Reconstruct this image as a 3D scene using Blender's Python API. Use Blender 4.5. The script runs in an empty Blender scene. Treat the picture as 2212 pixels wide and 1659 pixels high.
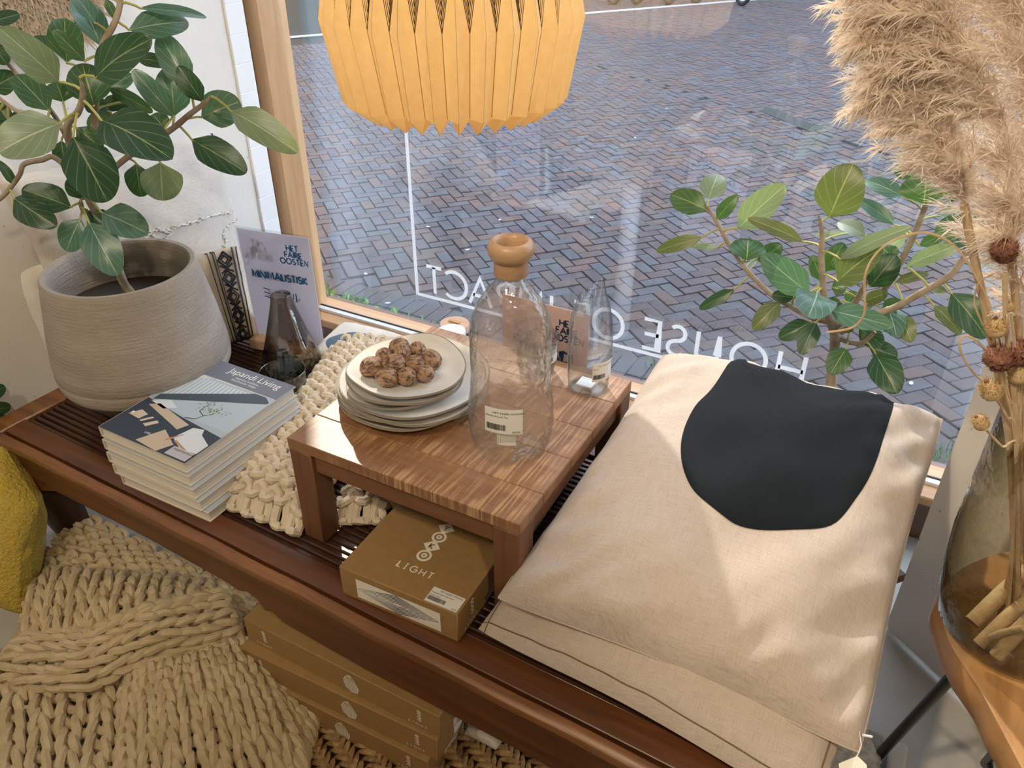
import bpy, math, random
from math import sin, cos, pi, sqrt, atan, hypot
from mathutils import Vector, Matrix, noise
random.seed(7)
SC = bpy.context.scene
COL = SC.collection
V = Vector
# ------------------------------------------------------------------ camera
FPX, PW, PH = 1716.0, 2212.0, 1659.0
PITCH = math.radians(32.8145); YAW = math.radians(28.8525)
CAM = V((0, 0, 1.416))
FW = V((-sin(YAW)*cos(PITCH), cos(YAW)*cos(PITCH), -sin(PITCH)))
RT = V((cos(YAW), sin(YAW), 0)); UP = RT.cross(FW)
cd = bpy.data.cameras.new('camera'); cam = bpy.data.objects.new('camera', cd); COL.objects.link(cam)
cd.sensor_fit = 'HORIZONTAL'; cd.sensor_width = 36; cd.lens = FPX/PW*36; cd.clip_start = .02; cd.clip_end = 200
cam.matrix_world = Matrix(((RT.x, UP.x, -FW.x, CAM.x), (RT.y, UP.y, -FW.y, CAM.y), (RT.z, UP.z, -FW.z, CAM.z), (0, 0, 0, 1)))
SC.camera = cam
# ------------------------------------------------------------------ light and exposure
SC.view_settings.view_transform = 'Standard'; SC.view_settings.look = 'None'
SC.view_settings.gamma = 1; SC.view_settings.use_curve_mapping = False
SC.view_settings.exposure = 0.46
SC.cycles.transparent_max_bounces = 48; SC.cycles.max_bounces = 10
w = bpy.data.worlds.new('world'); SC.world = w; w.use_nodes = True
bg = w.node_tree.nodes['Background']; bg.inputs[0].default_value = (.72, .83, 1.0, 1); bg.inputs[1].default_value = 5.2
SUN_T = V((.66*.777, -.751*.777, -.629))          # direction the sunlight travels
sl = bpy.data.lights.new('sun', 'SUN'); so = bpy.data.objects.new('sun', sl); COL.objects.link(so)
sl.energy = 4.7; sl.color = (1, .89, .74); sl.angle = math.radians(.9)
so.rotation_mode = 'QUATERNION'; so.rotation_quaternion = SUN_T.to_track_quat('-Z', 'Y'); so.location = (-6, 9, 9)
def spot(loc, tgt, e, col, size=70, blend=.6, rad=.05):
    l = bpy.data.lights.new('ceiling_spot', 'SPOT'); o = bpy.data.objects.new('ceiling_spot', l); COL.objects.link(o)
    l.energy = e; l.color = col; l.spot_size = math.radians(size); l.spot_blend = blend; l.shadow_soft_size = rad
    o.location = loc; o.rotation_mode = 'QUATERNION'; o.rotation_quaternion = (V(tgt)-V(loc)).to_track_quat('-Z', 'Y')
def area(loc, tgt, e, col, sx, sy):
    l = bpy.data.lights.new('shop_light', 'AREA'); o = bpy.data.objects.new('shop_light', l); COL.objects.link(o)
    l.shape = 'RECTANGLE'; l.size = sx; l.size_y = sy; l.energy = e; l.color = col
    o.location = loc; o.rotation_mode = 'QUATERNION'; o.rotation_quaternion = (V(tgt)-V(loc)).to_track_quat('-Z', 'Y')
spot((1.1, -.7, 2.75), (-1.2, .95, .5), 60, (1, .80, .52), 80)
spot((-.3, -.8, 2.75), (-1.7, 1.2, 1.0), 45, (1, .88, .70), 60)
spot((-.9, -1.0, 2.75), (-1.0, .5, .1), 32, (1, .80, .50), 80)
spot((-.7, -.6, 2.8), (.45, 1.5, .55), 105, (1, .84, .62), 40)
area((-.4, -1.2, 2.85), (-.4, -.9, 0), 7, (1, .84, .62), 2.5, 1.2)
# ------------------------------------------------------------------ projection helpers (real positions from the survey of the place)
def ray(px, py): return FW + RT*((px-PW/2)/FPX) - UP*((py-PH/2)/FPX)
def U(px, py, z): d = ray(px, py); return CAM + d*((z-CAM.z)/d.z)
def UY(px, py, y): d = ray(px, py); return CAM + d*((y-CAM.y)/d.y)
def UX(px, py, x): d = ray(px, py); return CAM + d*((x-CAM.x)/d.x)
def UD(px, py, dep): return CAM + ray(px, py)*dep
def UPL(px, py, P, n): d = ray(px, py); return CAM + d*((P-CAM).dot(n)/d.dot(n))
def PJ(P): v = P-CAM; z = v.dot(FW); return v.dot(RT)/z*FPX+PW/2, -v.dot(UP)/z*FPX+PH/2
def dep(P): return (P-CAM).dot(FW)
def prof(B, rows):
    """rows of (pixel y on the vertical axis through B, half width in pixels) -> lathe profile (r, z)"""
    out = []
    for py, hw in rows:
        lo, hi = -.3, 1.3
        for _ in range(40):
            m = (lo+hi)/2
            if PJ(B+V((0, 0, m)))[1] > py: lo = m
            else: hi = m
        out.append((hw*dep(B+V((0, 0, lo)))/FPX, lo))
    return out
# ------------------------------------------------------------------ materials
def newmat(name):
    m = bpy.data.materials.new(name); m.use_nodes = True; nt = m.node_tree
    return m, nt, nt.nodes['Principled BSDF']
def N(nt, t, **kw):
    n = nt.nodes.new(t)
    for k, v in kw.items(): setattr(n, k, v)
    return n
def math_(nt, op, a, b=None):
    n = N(nt, 'ShaderNodeMath', operation=op)
    for i, x in enumerate((a, b)):
        if x is None: continue
        if isinstance(x, (int, float)): n.inputs[i].default_value = x
        else: nt.links.new(x, n.inputs[i])
    return n.outputs[0]
def mixc(nt, fac, a, b, mode='MIX'):
    n = N(nt, 'ShaderNodeMix', data_type='RGBA', blend_type=mode)
    for s, x in ((0, fac), (6, a), (7, b)):
        if isinstance(x, (int, float)): n.inputs[s].default_value = x
        elif isinstance(x, tuple): n.inputs[s].default_value = (*x, 1) if len(x) == 3 else x
        else: nt.links.new(x, n.inputs[s])
    return n.outputs[2]
def ramp(nt, fac, stops):
    n = N(nt, 'ShaderNodeValToRGB'); cr = n.color_ramp
    while len(cr.elements) < len(stops): cr.elements.new(.5)
    for e, (p, c) in zip(cr.elements, stops): e.position = p; e.color = (*c, 1) if len(c) == 3 else c
    nt.links.new(fac, n.inputs[0]); return n.outputs[0]
def coords(nt, scale=(1, 1, 1), kind='Object', rot=(0, 0, 0)):
    t = N(nt, 'ShaderNodeTexCoord'); mp = N(nt, 'ShaderNodeMapping'); mp.inputs['Scale'].default_value = scale; mp.inputs['Rotation'].default_value = rot
    nt.links.new(t.outputs[kind], mp.inputs[0]); return mp.outputs[0]
def tex(nt, vec, sc=5, det=4, rough=.6, dist=0):
    n = N(nt, 'ShaderNodeTexNoise'); n.inputs['Scale'].default_value = sc; n.inputs['Detail'].default_value = det
    n.inputs['Roughness'].default_value = rough; n.inputs['Distortion'].default_value = dist
    nt.links.new(vec, n.inputs['Vector']); return n.outputs[0]
def wave(nt, vec, sc, dist=0, direction='X', prof_='SIN', det=2):
    n = N(nt, 'ShaderNodeTexWave', bands_direction=direction, wave_profile=prof_); n.inputs['Scale'].default_value = sc
    n.inputs['Distortion'].default_value = dist; n.inputs['Detail'].default_value = det
    nt.links.new(vec, n.inputs['Vector']); return n.outputs['Fac']
def bump(nt, bs, h, st=.3, dist=.002):
    b = N(nt, 'ShaderNodeBump'); b.inputs['Strength'].default_value = st; b.inputs['Distance'].default_value = dist
    nt.links.new(h, b.inputs['Height']); nt.links.new(b.outputs[0], bs.inputs['Normal'])
def plain(name, c, rough=.6, metal=0, spec=.5, c2=None, sc=8, bs=0, bsc=60, bd=.002, stretch=(1, 1, 1), lo=.35, hi=.65, sheen=0):
    m, nt, b = newmat(name); b.inputs['Roughness'].default_value = rough; b.inputs['Metallic'].default_value = metal
    b.inputs['Specular IOR Level'].default_value = spec; b.inputs['Base Color'].default_value = (*c, 1)
    if sheen: b.inputs['Sheen Weight'].default_value = sheen
    vec = coords(nt, stretch)
    if c2: nt.links.new(ramp(nt, tex(nt, vec, sc, 5), [(lo, c), (hi, c2)]), b.inputs['Base Color'])
    if bs: bump(nt, b, tex(nt, vec, bsc, 4), bs, bd)
    return m
def wood(name, cd_, cl, axis='X', sc=1.0, rough=.45, saw=None, bs=.25, spec=.5):
    m, nt, b = newmat(name); b.inputs['Roughness'].default_value = rough; b.inputs['Specular IOR Level'].default_value = spec
    s = {'X': (1.2, 14, 14), 'Y': (14, 1.2, 14), 'Z': (14, 14, 1.2)}[axis]
    vec = coords(nt, tuple(a*sc for a in s))
    g = tex(nt, vec, 3.2, 6, .65, .6)
    mid = tuple((a+c)/2 for a, c in zip(cd_, cl))
    col = ramp(nt, g, [(.28, cd_), (.5, mid), (.72, cl)])
    v2 = coords(nt, (1, 1, 1)); blot = tex(nt, v2, 6, 3)
    col = mixc(nt, math_(nt, 'MULTIPLY', blot, .55), col, cd_)
    h = g
    if saw:
        v3 = coords(nt, (150, 9, 9)); sw = tex(nt, v3, 1.0, 3, .6)
        v4 = coords(nt, (1, 1, 1)); patch = ramp(nt, tex(nt, v4, 9, 3), [(.38, (0, 0, 0)), (.62, (1, 1, 1))])
        k = math_(nt, 'MULTIPLY', ramp(nt, sw, [(.46, (0, 0, 0)), (.60, (1, 1, 1))]), patch)
        col = mixc(nt, math_(nt, 'MULTIPLY', k, .75), col, saw); h = math_(nt, 'ADD', g, math_(nt, 'MULTIPLY', sw, .8))
    nt.links.new(col, b.inputs['Base Color']); bump(nt, b, h, bs, .0015)
    return m
def linen(name, c, c2, sc=1.0, rough=.9, trans=0):
    m, nt, b = newmat(name); b.inputs['Roughness'].default_value = rough; b.inputs['Specular IOR Level'].default_value = .2
    b.inputs['Sheen Weight'].default_value = .0 if c[0] < .1 else .12
    a1 = tex(nt, coords(nt, (1500*sc, 45*sc, 80*sc)), 1, 3); a2 = tex(nt, coords(nt, (45*sc, 1500*sc, 80*sc)), 1, 3)
    f = math_(nt, 'MULTIPLY', math_(nt, 'ADD', a1, a2), .5)
    nt.links.new(ramp(nt, f, [(.36, c2), (.56, c)]), b.inputs['Base Color'])
    bump(nt, b, math_(nt, 'ADD', f, math_(nt, 'MULTIPLY', tex(nt, coords(nt), 14, 4), 1.2)), .35, .003)
    return m
def thin_glass(name, tint=(1, 1, 1), edge=(.55, .6, .58), wob=.0, ior=1.5, wsc=18, wd=.01, refr=0):
    """blown or sheet glass: looks through, mirrors by Fresnel"""
    m, nt, b = newmat(name); nt.nodes.remove(b)
    out = nt.nodes['Material Output']; tr = N(nt, 'ShaderNodeBsdfTransparent'); gl = N(nt, 'ShaderNodeBsdfGlossy'); gl.inputs['Roughness'].default_value = .015
    lw = N(nt, 'ShaderNodeLayerWeight'); lw.inputs['Blend'].default_value = .5
    f0 = ((ior-1)/(ior+1))**2
    nt.links.new(mixc(nt, math_(nt, 'POWER', lw.outputs['Facing'], 1.6), tint, edge), tr.inputs[0])
    if wob:
        bp = N(nt, 'ShaderNodeBump'); bp.inputs['Strength'].default_value = wob; bp.inputs['Distance'].default_value = wd
        nt.links.new(tex(nt, coords(nt), wsc, 3), bp.inputs['Height'])
        nt.links.new(bp.outputs[0], gl.inputs['Normal']); nt.links.new(bp.outputs[0], lw.inputs['Normal'])
    fr = math_(nt, 'ADD', math_(nt, 'MULTIPLY', math_(nt, 'POWER', lw.outputs['Facing'], 5), 1-f0), f0)
    body = tr.outputs[0]
    if refr:
        rf = N(nt, 'ShaderNodeBsdfRefraction'); rf.inputs['IOR'].default_value = 1.12; rf.inputs['Roughness'].default_value = .0
        nt.links.new(tr.inputs[0].links[0].from_socket, rf.inputs[0]); nt.links.new(bp.outputs[0], rf.inputs['Normal'])
        m2 = N(nt, 'ShaderNodeMixShader'); m2.inputs[0].default_value = refr; nt.links.new(body, m2.inputs[1]); nt.links.new(rf.outputs[0], m2.inputs[2]); body = m2.outputs[0]
    ms = N(nt, 'ShaderNodeMixShader'); nt.links.new(fr, ms.inputs[0]); nt.links.new(body, ms.inputs[1]); nt.links.new(gl.outputs[0], ms.inputs[2])
    nt.links.new(ms.outputs[0], out.inputs[0]); return m
def leafmat(name, c, vein, rough=.36, vs=.8):
    m, nt, b = newmat(name); b.inputs['Roughness'].default_value = rough; b.inputs['Specular IOR Level'].default_value = .5
    uv = N(nt, 'ShaderNodeUVMap'); sp = N(nt, 'ShaderNodeSeparateXYZ'); nt.links.new(uv.outputs[0], sp.inputs[0])
    d = math_(nt, 'ABSOLUTE', math_(nt, 'SUBTRACT', sp.outputs[0], .5))
    mid = math_(nt, 'MULTIPLY', math_(nt, 'LESS_THAN', d, .016), 1.5)
    t = math_(nt, 'FRACT', math_(nt, 'SUBTRACT', math_(nt, 'MULTIPLY', sp.outputs[1], 6.2), math_(nt, 'MULTIPLY', math_(nt, 'POWER', d, .8), 4.2)))
    sv = math_(nt, 'MULTIPLY', math_(nt, 'LESS_THAN', math_(nt, 'ABSOLUTE', math_(nt, 'SUBTRACT', t, .5)), .036), vs)
    vn = math_(nt, 'MAXIMUM', mid, sv)
    v = coords(nt); n = tex(nt, v, 22, 3)
    cc = mixc(nt, n, tuple(x*.72 for x in c), tuple(min(1, x*1.3) for x in c))
    nt.links.new(mixc(nt, math_(nt, 'MINIMUM', math_(nt, 'MULTIPLY', vn, .62), .95), cc, vein), b.inputs['Base Color'])
    b.inputs['Subsurface Weight'].default_value = 0
    bump(nt, b, vn, .25, .001)
    out = nt.nodes['Material Output']; tl = N(nt, 'ShaderNodeBsdfTranslucent'); tl.inputs[0].default_value = (min(1, c[0]*3+.05), min(1, c[1]*3+.1), c[2]*1.2, 1)
    ms = N(nt, 'ShaderNodeMixShader'); ms.inputs[0].default_value = .18
    nt.links.new(b.outputs[0], ms.inputs[1]); nt.links.new(tl.outputs[0], ms.inputs[2]); nt.links.new(ms.outputs[0], out.inputs[0])
    return m
# ------------------------------------------------------------------ mesh builder
class MB:
    def __init__(s): s.v = []; s.f = []; s.uv = []; s.mi = []; s.cur = 0
    def add(s, vs, fs, uvs=None):
        o = len(s.v); s.v += [V(p) for p in vs]
        for f in fs:
            s.f.append([i+o for i in f]); s.mi.append(s.cur)
            s.uv.append([uvs[i] for i in f] if uvs else [(0, 0)]*len(f))
        return s
    def box(s, c, d, b=.002, M=None):
        hx, hy, hz = (x/2 for x in d); b = min(b, hx*.45, hy*.45, hz*.45); c = V(c); vs = []; idx = {}
        for sx in (-1, 1):
            for sy in (-1, 1):
                for sz in (-1, 1):
                    for k, p in enumerate(((hx, hy-b, hz-b), (hx-b, hy, hz-b), (hx-b, hy-b, hz))):
                        idx[sx, sy, sz, k] = len(vs); vs.append(c+V((sx*p[0], sy*p[1], sz*p[2])))
        fs = []
        S = (-1, 1)
        for a in S:
            fs.append([idx[a, y, z, 0] for y, z in ((-1, -1), (1, -1), (1, 1), (-1, 1))][::a])
            fs.append([idx[x, a, z, 1] for x, z in ((-1, -1), (-1, 1), (1, 1), (1, -1))][::a])
            fs.append([idx[x, y, a, 2] for x, y in ((-1, -1), (1, -1), (1, 1), (-1, 1))][::a])
        for a in S:
            for c2 in S:
                fs.append([idx[a, c2, -1, 0], idx[a, c2, 1, 0], idx[a, c2, 1, 1], idx[a, c2, -1, 1]][::-a*c2])
                fs.append([idx[a, -1, c2, 0], idx[a, 1, c2, 0], idx[a, 1, c2, 2], idx[a, -1, c2, 2]][::a*c2])
                fs.append([idx[-1, a, c2, 1], idx[1, a, c2, 1], idx[1, a, c2, 2], idx[-1, a, c2, 2]][::-a*c2])
                for e in S: fs.append([idx[a, c2, e, k] for k in range(3)][::a*c2*e])
        if M: vs = [M @ p for p in vs]
        return s.add(vs, fs)
    def tube(s, path, r, n=8, cap=True, flat=1.0):
        path = [V(p) for p in path]; m = len(path); rs = r if isinstance(r, (list, tuple)) else [r]*m
        vs = []; t0 = (path[1]-path[0]).normalized(); a = t0.orthogonal().normalized()
        for i in range(m):
            t = (path[min(i+1, m-1)]-path[max(i-1, 0)]); t = t.normalized() if t.length > 1e-9 else t0
            a = (a-t*a.dot(t)); a = a.normalized() if a.length > 1e-6 else t.orthogonal().normalized(); b = t.cross(a)
            for k in range(n): vs.append(path[i]+(a*cos(2*pi*k/n)+b*sin(2*pi*k/n)*flat)*rs[i])
        fs = [[i*n+k, i*n+(k+1) % n, (i+1)*n+(k+1) % n, (i+1)*n+k] for i in range(m-1) for k in range(n)]
        if cap: fs += [list(range(n))[::-1], [(m-1)*n+k for k in range(n)]]
        return s.add(vs, fs)
    def lathe(s, pf, c=(0, 0, 0), n=40, cap0=False, cap1=False, wob=None):
        c = V(c); vs = []
        for r, z in pf:
            for k in range(n):
                a = 2*pi*k/n; q = r*(1+(wob(a, z) if wob else 0)); vs.append(c+V((q*cos(a), q*sin(a), z)))
        m = len(pf)
        fs = [[i*n+k, i*n+(k+1) % n, (i+1)*n+(k+1) % n, (i+1)*n+k] for i in range(m-1) for k in range(n)]
        if cap0: fs.append(list(range(n))[::-1])
        if cap1: fs.append([(m-1)*n+k for k in range(n)])
        return s.add(vs, fs)
    def grid(s, fn, nu, nv, flip=False):
        vs = []; uv = []
        for j in range(nv+1):
            for i in range(nu+1): u, v = i/nu, j/nv; vs.append(fn(u, v)); uv.append((u, v))
        fs = [[j*(nu+1)+i, j*(nu+1)+i+1, (j+1)*(nu+1)+i+1, (j+1)*(nu+1)+i] for j in range(nv) for i in range(nu)]
        if flip: fs = [f[::-1] for f in fs]
        return s.add(vs, fs, uv)
    def prism(s, pts, fr, h0, h1):
        """2D outline in frame fr=(O,ux,uy,n) extruded from h0 to h1"""
        O, ux, uy, n = fr; k = len(pts)
        vs = [O+ux*a+uy*b+n*h0 for a, b in pts]+[O+ux*a+uy*b+n*h1 for a, b in pts]
        fs = [list(range(k))[::-1], list(range(k, 2*k))]+[[i, (i+1) % k, k+(i+1) % k, k+i] for i in range(k)]
        return s.add(vs, fs)
    def flat(s, pts, fr, h=0):
        O, ux, uy, n = fr
        return s.add([O+ux*a+uy*b+n*h for a, b in pts], [list(range(len(pts)))])
    def stroke(s, pl, w, fr, h=0, closed=False):
        O, ux, uy, n = fr; P = [V((a, b)) for a, b in pl]
        if closed: P = P+[P[0]]
        m = len(P); L = []
        for i in range(m):
            if closed and i in (0, m-1): d = (P[1]-P[0]).normalized()+(P[m-1]-P[m-2]).normalized()
            else: d = (P[min(i+1, m-1)]-P[max(i-1, 0)])
            d.normalize(); nn = V((-d.y, d.x)); k = 1.0
            if 0 < i < m-1:
                e = (P[i+1]-P[i]).normalized(); k = 1/max(.5, abs(nn.dot(V((-e.y, e.x)))))
            L.append((P[i]+nn*w/2*k, P[i]-nn*w/2*k))
        vs = [O+ux*q.x+uy*q.y+n*h for pr in L for q in pr]
        return s.add(vs, [[2*i+1, 2*i+3, 2*i+2, 2*i] for i in range(m-1)])
WM = {}
def base(name, o, label=None, cat=None, group=None, kind=None):
    if label: o['label'] = label
    if cat: o['category'] = cat
    if group: o['group'] = group
    if kind: o['kind'] = kind
def thing(name, label, cat, loc=(0, 0, 0), rotz=0, group=None):
    o = bpy.data.objects.new(name, None); COL.objects.link(o); o.location = loc; o.rotation_euler = (0, 0, rotz)
    o.empty_display_size = .05; WM[o] = Matrix.Translation(loc) @ Matrix.Rotation(rotz, 4, 'Z'); base(name, o, label, cat, group); return o
def build(mb, name, mats, parent=None, smooth=True, local=False, label=None, kind=None, loc=None, cat=None, group=None, ang=40):
    me = bpy.data.meshes.new(name)
    M = WM[parent] if parent is not None else Matrix.Translation(loc if loc is not None else (0, 0, 0))
    if local: vs = [tuple(p) for p in mb.v]
    else: Mi = M.inverted(); vs = [tuple(Mi @ p) for p in mb.v]
    me.from_pydata(vs, [], mb.f)
    if any(any(u != (0, 0) for u in q) for q in mb.uv):
        ul = me.uv_layers.new(); ul.data.foreach_set('uv', [c for q in mb.uv for u in q for c in u])
    if not isinstance(mats, (list, tuple)): mats = [mats]
    for m in mats: me.materials.append(m)
    if len(mats) > 1: me.polygons.foreach_set('material_index', mb.mi)
    me.update()
    if smooth:
        me.polygons.foreach_set('use_smooth', [True]*len(me.polygons))
        try: me.set_sharp_from_angle(angle=math.radians(ang))
        except Exception: pass
    o = bpy.data.objects.new(name, me); COL.objects.link(o)
    if parent is not None: o.parent = parent
    elif loc is not None: o.location = loc
    WM[o] = M; base(name, o, label, cat, group, kind); return o
def struct(mb, name, mat, smooth=False): return build(mb, name, mat, smooth=smooth, kind='structure')
def dup(o, parent=None, loc=None, rotz=None, label=None):
    c = o.copy(); COL.objects.link(c)
    if parent is not None: c.parent = parent
    if loc is not None: c.location = loc
    if rotz is not None: c.rotation_euler = (c.rotation_euler[0], c.rotation_euler[1], rotz)
    if label: c['label'] = label
    for ch in list(o.children): dup(ch, c)
    return c
# ------------------------------------------------------------------ lettering
def arc(cx, cy, rx, ry, a0, a1, n=14): return [(cx+rx*cos(math.radians(a0+(a1-a0)*i/n)), cy+ry*sin(math.radians(a0+(a1-a0)*i/n))) for i in range(n+1)]
GL = {
 'A': (.86, [[(0, 0), (.43, 1), (.86, 0)], [(.15, .34), (.71, .34)]]),
 'C': (.80, [arc(.5, .5, .5, .5, 48, 312, 20)]),
 'D': (.72, [[(0, 0), (0, 1), (.25, 1)]+arc(.25, .5, .47, .5, 90, -90)+[(0, 0)]]),
 'E': (.50, [[(.5, 1), (0, 1), (0, 0), (.5, 0)], [(0, .5), (.46, .5)]]),
 'F': (.48, [[(.48, 1), (0, 1), (0, 0)], [(0, .52), (.44, .52)]]),
 'G': (.90, [arc(.5, .5, .5, .5, 45, 360, 22)+[(.55, .5)]]),
 'H': (.70, [[(0, 0), (0, 1)], [(.7, 0), (.7, 1)], [(0, .5), (.7, .5)]]),
 'I': (.02, [[(0, 0), (0, 1)]]),
 'J': (.36, [[(.36, 1), (.36, .2)]+arc(.16, .2, .2, .2, 0, -150, 8)]),
 'K': (.60, [[(0, 0), (0, 1)], [(.58, 1), (.04, .5), (.6, 0)]]),
 'L': (.45, [[(0, 1), (0, 0), (.45, 0)]]),
 'M': (.92, [[(0, 0), (.12, 1), (.46, .25), (.8, 1), (.92, 0)]]),
 'N': (.72, [[(0, 0), (0, 1), (.72, 0), (.72, 1)]]),
 'O': (1.0, [arc(.5, .5, .5, .5, 0, 360, 28)]),
 'P': (.54, [[(0, 0), (0, 1), (.26, 1)]+arc(.26, .74, .28, .26, 90, -90, 10)+[(0, .48)]]),
 'R': (.58, [[(0, 0), (0, 1), (.26, 1)]+arc(.26, .74, .28, .26, 90, -90, 10)+[(0, .48)], [(.24, .48), (.58, 0)]]),
 'S': (.54, [arc(.27, .755, .235, .245, 40, 250, 12)+arc(.27, .25, .27, .25, 75, -140, 12)]),
 'T': (.62, [[(0, 1), (.62, 1)], [(.31, 1), (.31, 0)]]),
 'U': (.64, [[(0, 1), (0, .32)]+arc(.32, .32, .32, .32, 180, 360, 12)+[(.64, 1)]]),
 'Y': (.66, [[(0, 1), (.33, .48), (.66, 1)], [(.33, .48), (.33, 0)]]), ' ': (.3, [])}
def twidth(t, h, sp): return sum((GL[c][0]+sp)*h for c in t)-sp*h
def text(mb, t, fr, h, sw, sp=.3, x=0, y=0, hh=0, mirror=False, serif=False):
    if mirror: O, ux, uy, n = fr; fr = (O, -ux, uy, -n)
    for c in t:
        wd, pls = GL[c]
        if serif and c == 'I': wd, pls = .36, [[(.18, 0), (.18, 1)], [(0, 0), (.36, 0)], [(0, 1), (.36, 1)]]
        for pl in pls: mb.stroke([(x+a*h, y+b*h) for a, b in pl], sw, fr, hh)
        x += (wd+sp)*h
    return mb
FT = {}
def btext(mb, t, fr, size, x=0, y=0, h=0):
    """small or lower-case print with Blender's own font"""
    if (t) not in FT:
        cu = bpy.data.curves.new('t', 'FONT'); cu.body = t; cu.resolution_u = 3; ob = bpy.data.objects.new('t', cu); COL.objects.link(ob)
        me = bpy.data.meshes.new_from_object(ob); FT[t] = ([v.co.copy() for v in me.vertices], [list(p.vertices) for p in me.polygons])
        bpy.data.objects.remove(ob); bpy.data.curves.remove(cu); bpy.data.meshes.remove(me)
    vs, fs = FT[t]; O, ux, uy, n = fr
    return mb.add([O+ux*(x+p.x*size)+uy*(y+p.y*size)+n*h for p in vs], fs)
def rect(a0, b0, a1, b1): return [(a0, b0), (a1, b0), (a1, b1), (a0, b1)]
def barcode(mb, fr, a, b, wd, ht, h, seed=3):
    r = random.Random(seed); x = a
    while x < a+wd:
        q = r.choice((.012, .02, .03))*wd; mb.flat(rect(x, b, x+q, b+ht), fr, h); x += q+r.choice((.012, .022))*wd
X, Y, Z = V((1, 0, 0)), V((0, 1, 0)), V((0, 0, 1))
# ------------------------------------------------------------------ palette
m_wall = plain('plaster', (.74, .70, .645), .9, c2=(.81, .775, .725), sc=3, bs=.35, bsc=90, bd=.003)
nt_ = m_wall.node_tree; b_ = nt_.nodes['Principled BSDF']; l_ = b_.inputs['Base Color'].links[0].from_socket
pit = ramp(nt_, tex(nt_, coords(nt_), 75, 2, .5), [(.735, (0, 0, 0)), (.77, (1, 1, 1))]); nt_.links.new(mixc(nt_, math_(nt_, 'MULTIPLY', pit, .75), l_, (.16, .14, .13)), b_.inputs['Base Color'])
m_white = plain('white_paint', (.86, .87, .88), .7, bs=.2, bsc=70)
m_floor = plain('concrete', (.40, .38, .345), .7, c2=(.50, .475, .43), sc=2.5, bs=.2, bsc=120)
m_frame = wood('window_oak', (.48, .25, .11), (.64, .38, .19), 'X', .8, .4)
m_framez = wood('window_oak_upright', (.50, .28, .13), (.66, .42, .22), 'Z', .8, .4)
m_framed = wood('window_oak_dark', (.10, .05, .035), (.19, .10, .07), 'X', .8, .45)
m_alu = plain('light_metal', (.80, .83, .86), .4, .2)
m_gask = plain('gasket', (.03, .035, .04), .6)
m_vinyl, nt_, b_ = newmat('white_vinyl'); b_.inputs['Base Color'].default_value = (.9, .9, .9, 1); b_.inputs['Roughness'].default_value = .6
_t = N(nt_, 'ShaderNodeBsdfTranslucent'); _t.inputs[0].default_value = (.95, .95, .95, 1); _m = N(nt_, 'ShaderNodeMixShader'); _m.inputs[0].default_value = .55
nt_.links.new(b_.outputs[0], _m.inputs[1]); nt_.links.new(_t.outputs[0], _m.inputs[2]); nt_.links.new(_m.outputs[0], nt_.nodes['Material Output'].inputs[0])
m_pane = thin_glass('window_glass', (.93, .95, .96), (.8, .85, .87), ior=2.3)
m_dark = plain('dark_teak', (.035, .016, .010), .35)
m_bench = wood('teak', (.058, .020, .0085), (.21, .074, .025), 'X', .9, .32)
m_bencht = wood('teak_edge', (.10, .036, .013), (.38, .165, .06), 'X', .9, .34)
m_slat = wood('dark_slat', (.030, .013, .009), (.085, .034, .020), 'X', 1, .25)
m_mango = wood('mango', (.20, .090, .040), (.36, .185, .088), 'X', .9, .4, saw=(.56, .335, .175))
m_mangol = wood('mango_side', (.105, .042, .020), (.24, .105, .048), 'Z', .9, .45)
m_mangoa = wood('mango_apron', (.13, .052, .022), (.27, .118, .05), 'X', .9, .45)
m_plate = plain('stoneware_white', (.64, .61, .57), .3, c2=(.73, .71, .68), sc=9, bs=.08, bsc=25)
m_platee = plain('stoneware_rim', (.30, .26, .21), .5)
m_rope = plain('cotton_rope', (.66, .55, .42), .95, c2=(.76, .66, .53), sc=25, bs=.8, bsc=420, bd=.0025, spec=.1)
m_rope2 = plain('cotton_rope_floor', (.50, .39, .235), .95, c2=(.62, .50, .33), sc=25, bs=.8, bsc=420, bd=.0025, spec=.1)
m_sea = plain('seagrass', (.17, .095, .038), .55, c2=(.44, .28, .125), sc=60, bs=.6, bsc=160, stretch=(1, 1, 1))
m_kraft = plain('kraft_board', (.30, .175, .065), .6, c2=(.345, .205, .08), sc=60)
m_cream = plain('cream_print', (.80, .76, .66), .7)
m_paper = plain('white_label', (.78, .77, .74), .6)
m_ink = plain('black_ink', (.02, .02, .03), .6)
m_blue = plain('blue_ink', (.03, .17, .42), .6)
m_navy = plain('navy_ink', (.02, .05, .14), .6)
m_bottle = thin_glass('bottle_glass', (1, 1, .995), (.76, .79, .77), wob=.5, wsc=16, wd=.02, ior=1.8, refr=.32)
m_clear = thin_glass('clear_glass', (.97, .98, .98), (.62, .67, .67), wob=.1, ior=1.7, refr=.3)
m_smoke = thin_glass('smoke_glass', (.80, .77, .71), (.42, .40, .36), wob=.15, ior=2.3)
m_greyg = thin_glass('grey_glass', (.86, .90, .89), (.36, .44, .44), wob=.25, ior=2.2)
m_vase = thin_glass('vase_glass', (.96, .94, .88), (.42, .42, .34), wob=.35, wsc=25, ior=1.6)
m_acr = thin_glass('acrylic', (.97, .98, .98), (.75, .8, .85), ior=1.3)
m_light_wood = wood('beech', (.36, .21, .115), (.52, .335, .20), 'X', 1.6, .4)
m_pinkwood = wood('pale_oak', (.55, .34, .22), (.68, .45, .31), 'X', 1.0, .5)
m_linen = linen('natural_linen', (.53, .445, .385), (.40, .33, .28))
m_black = linen('black_linen', (.008, .011, .015), (.004, .006, .009))
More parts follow.
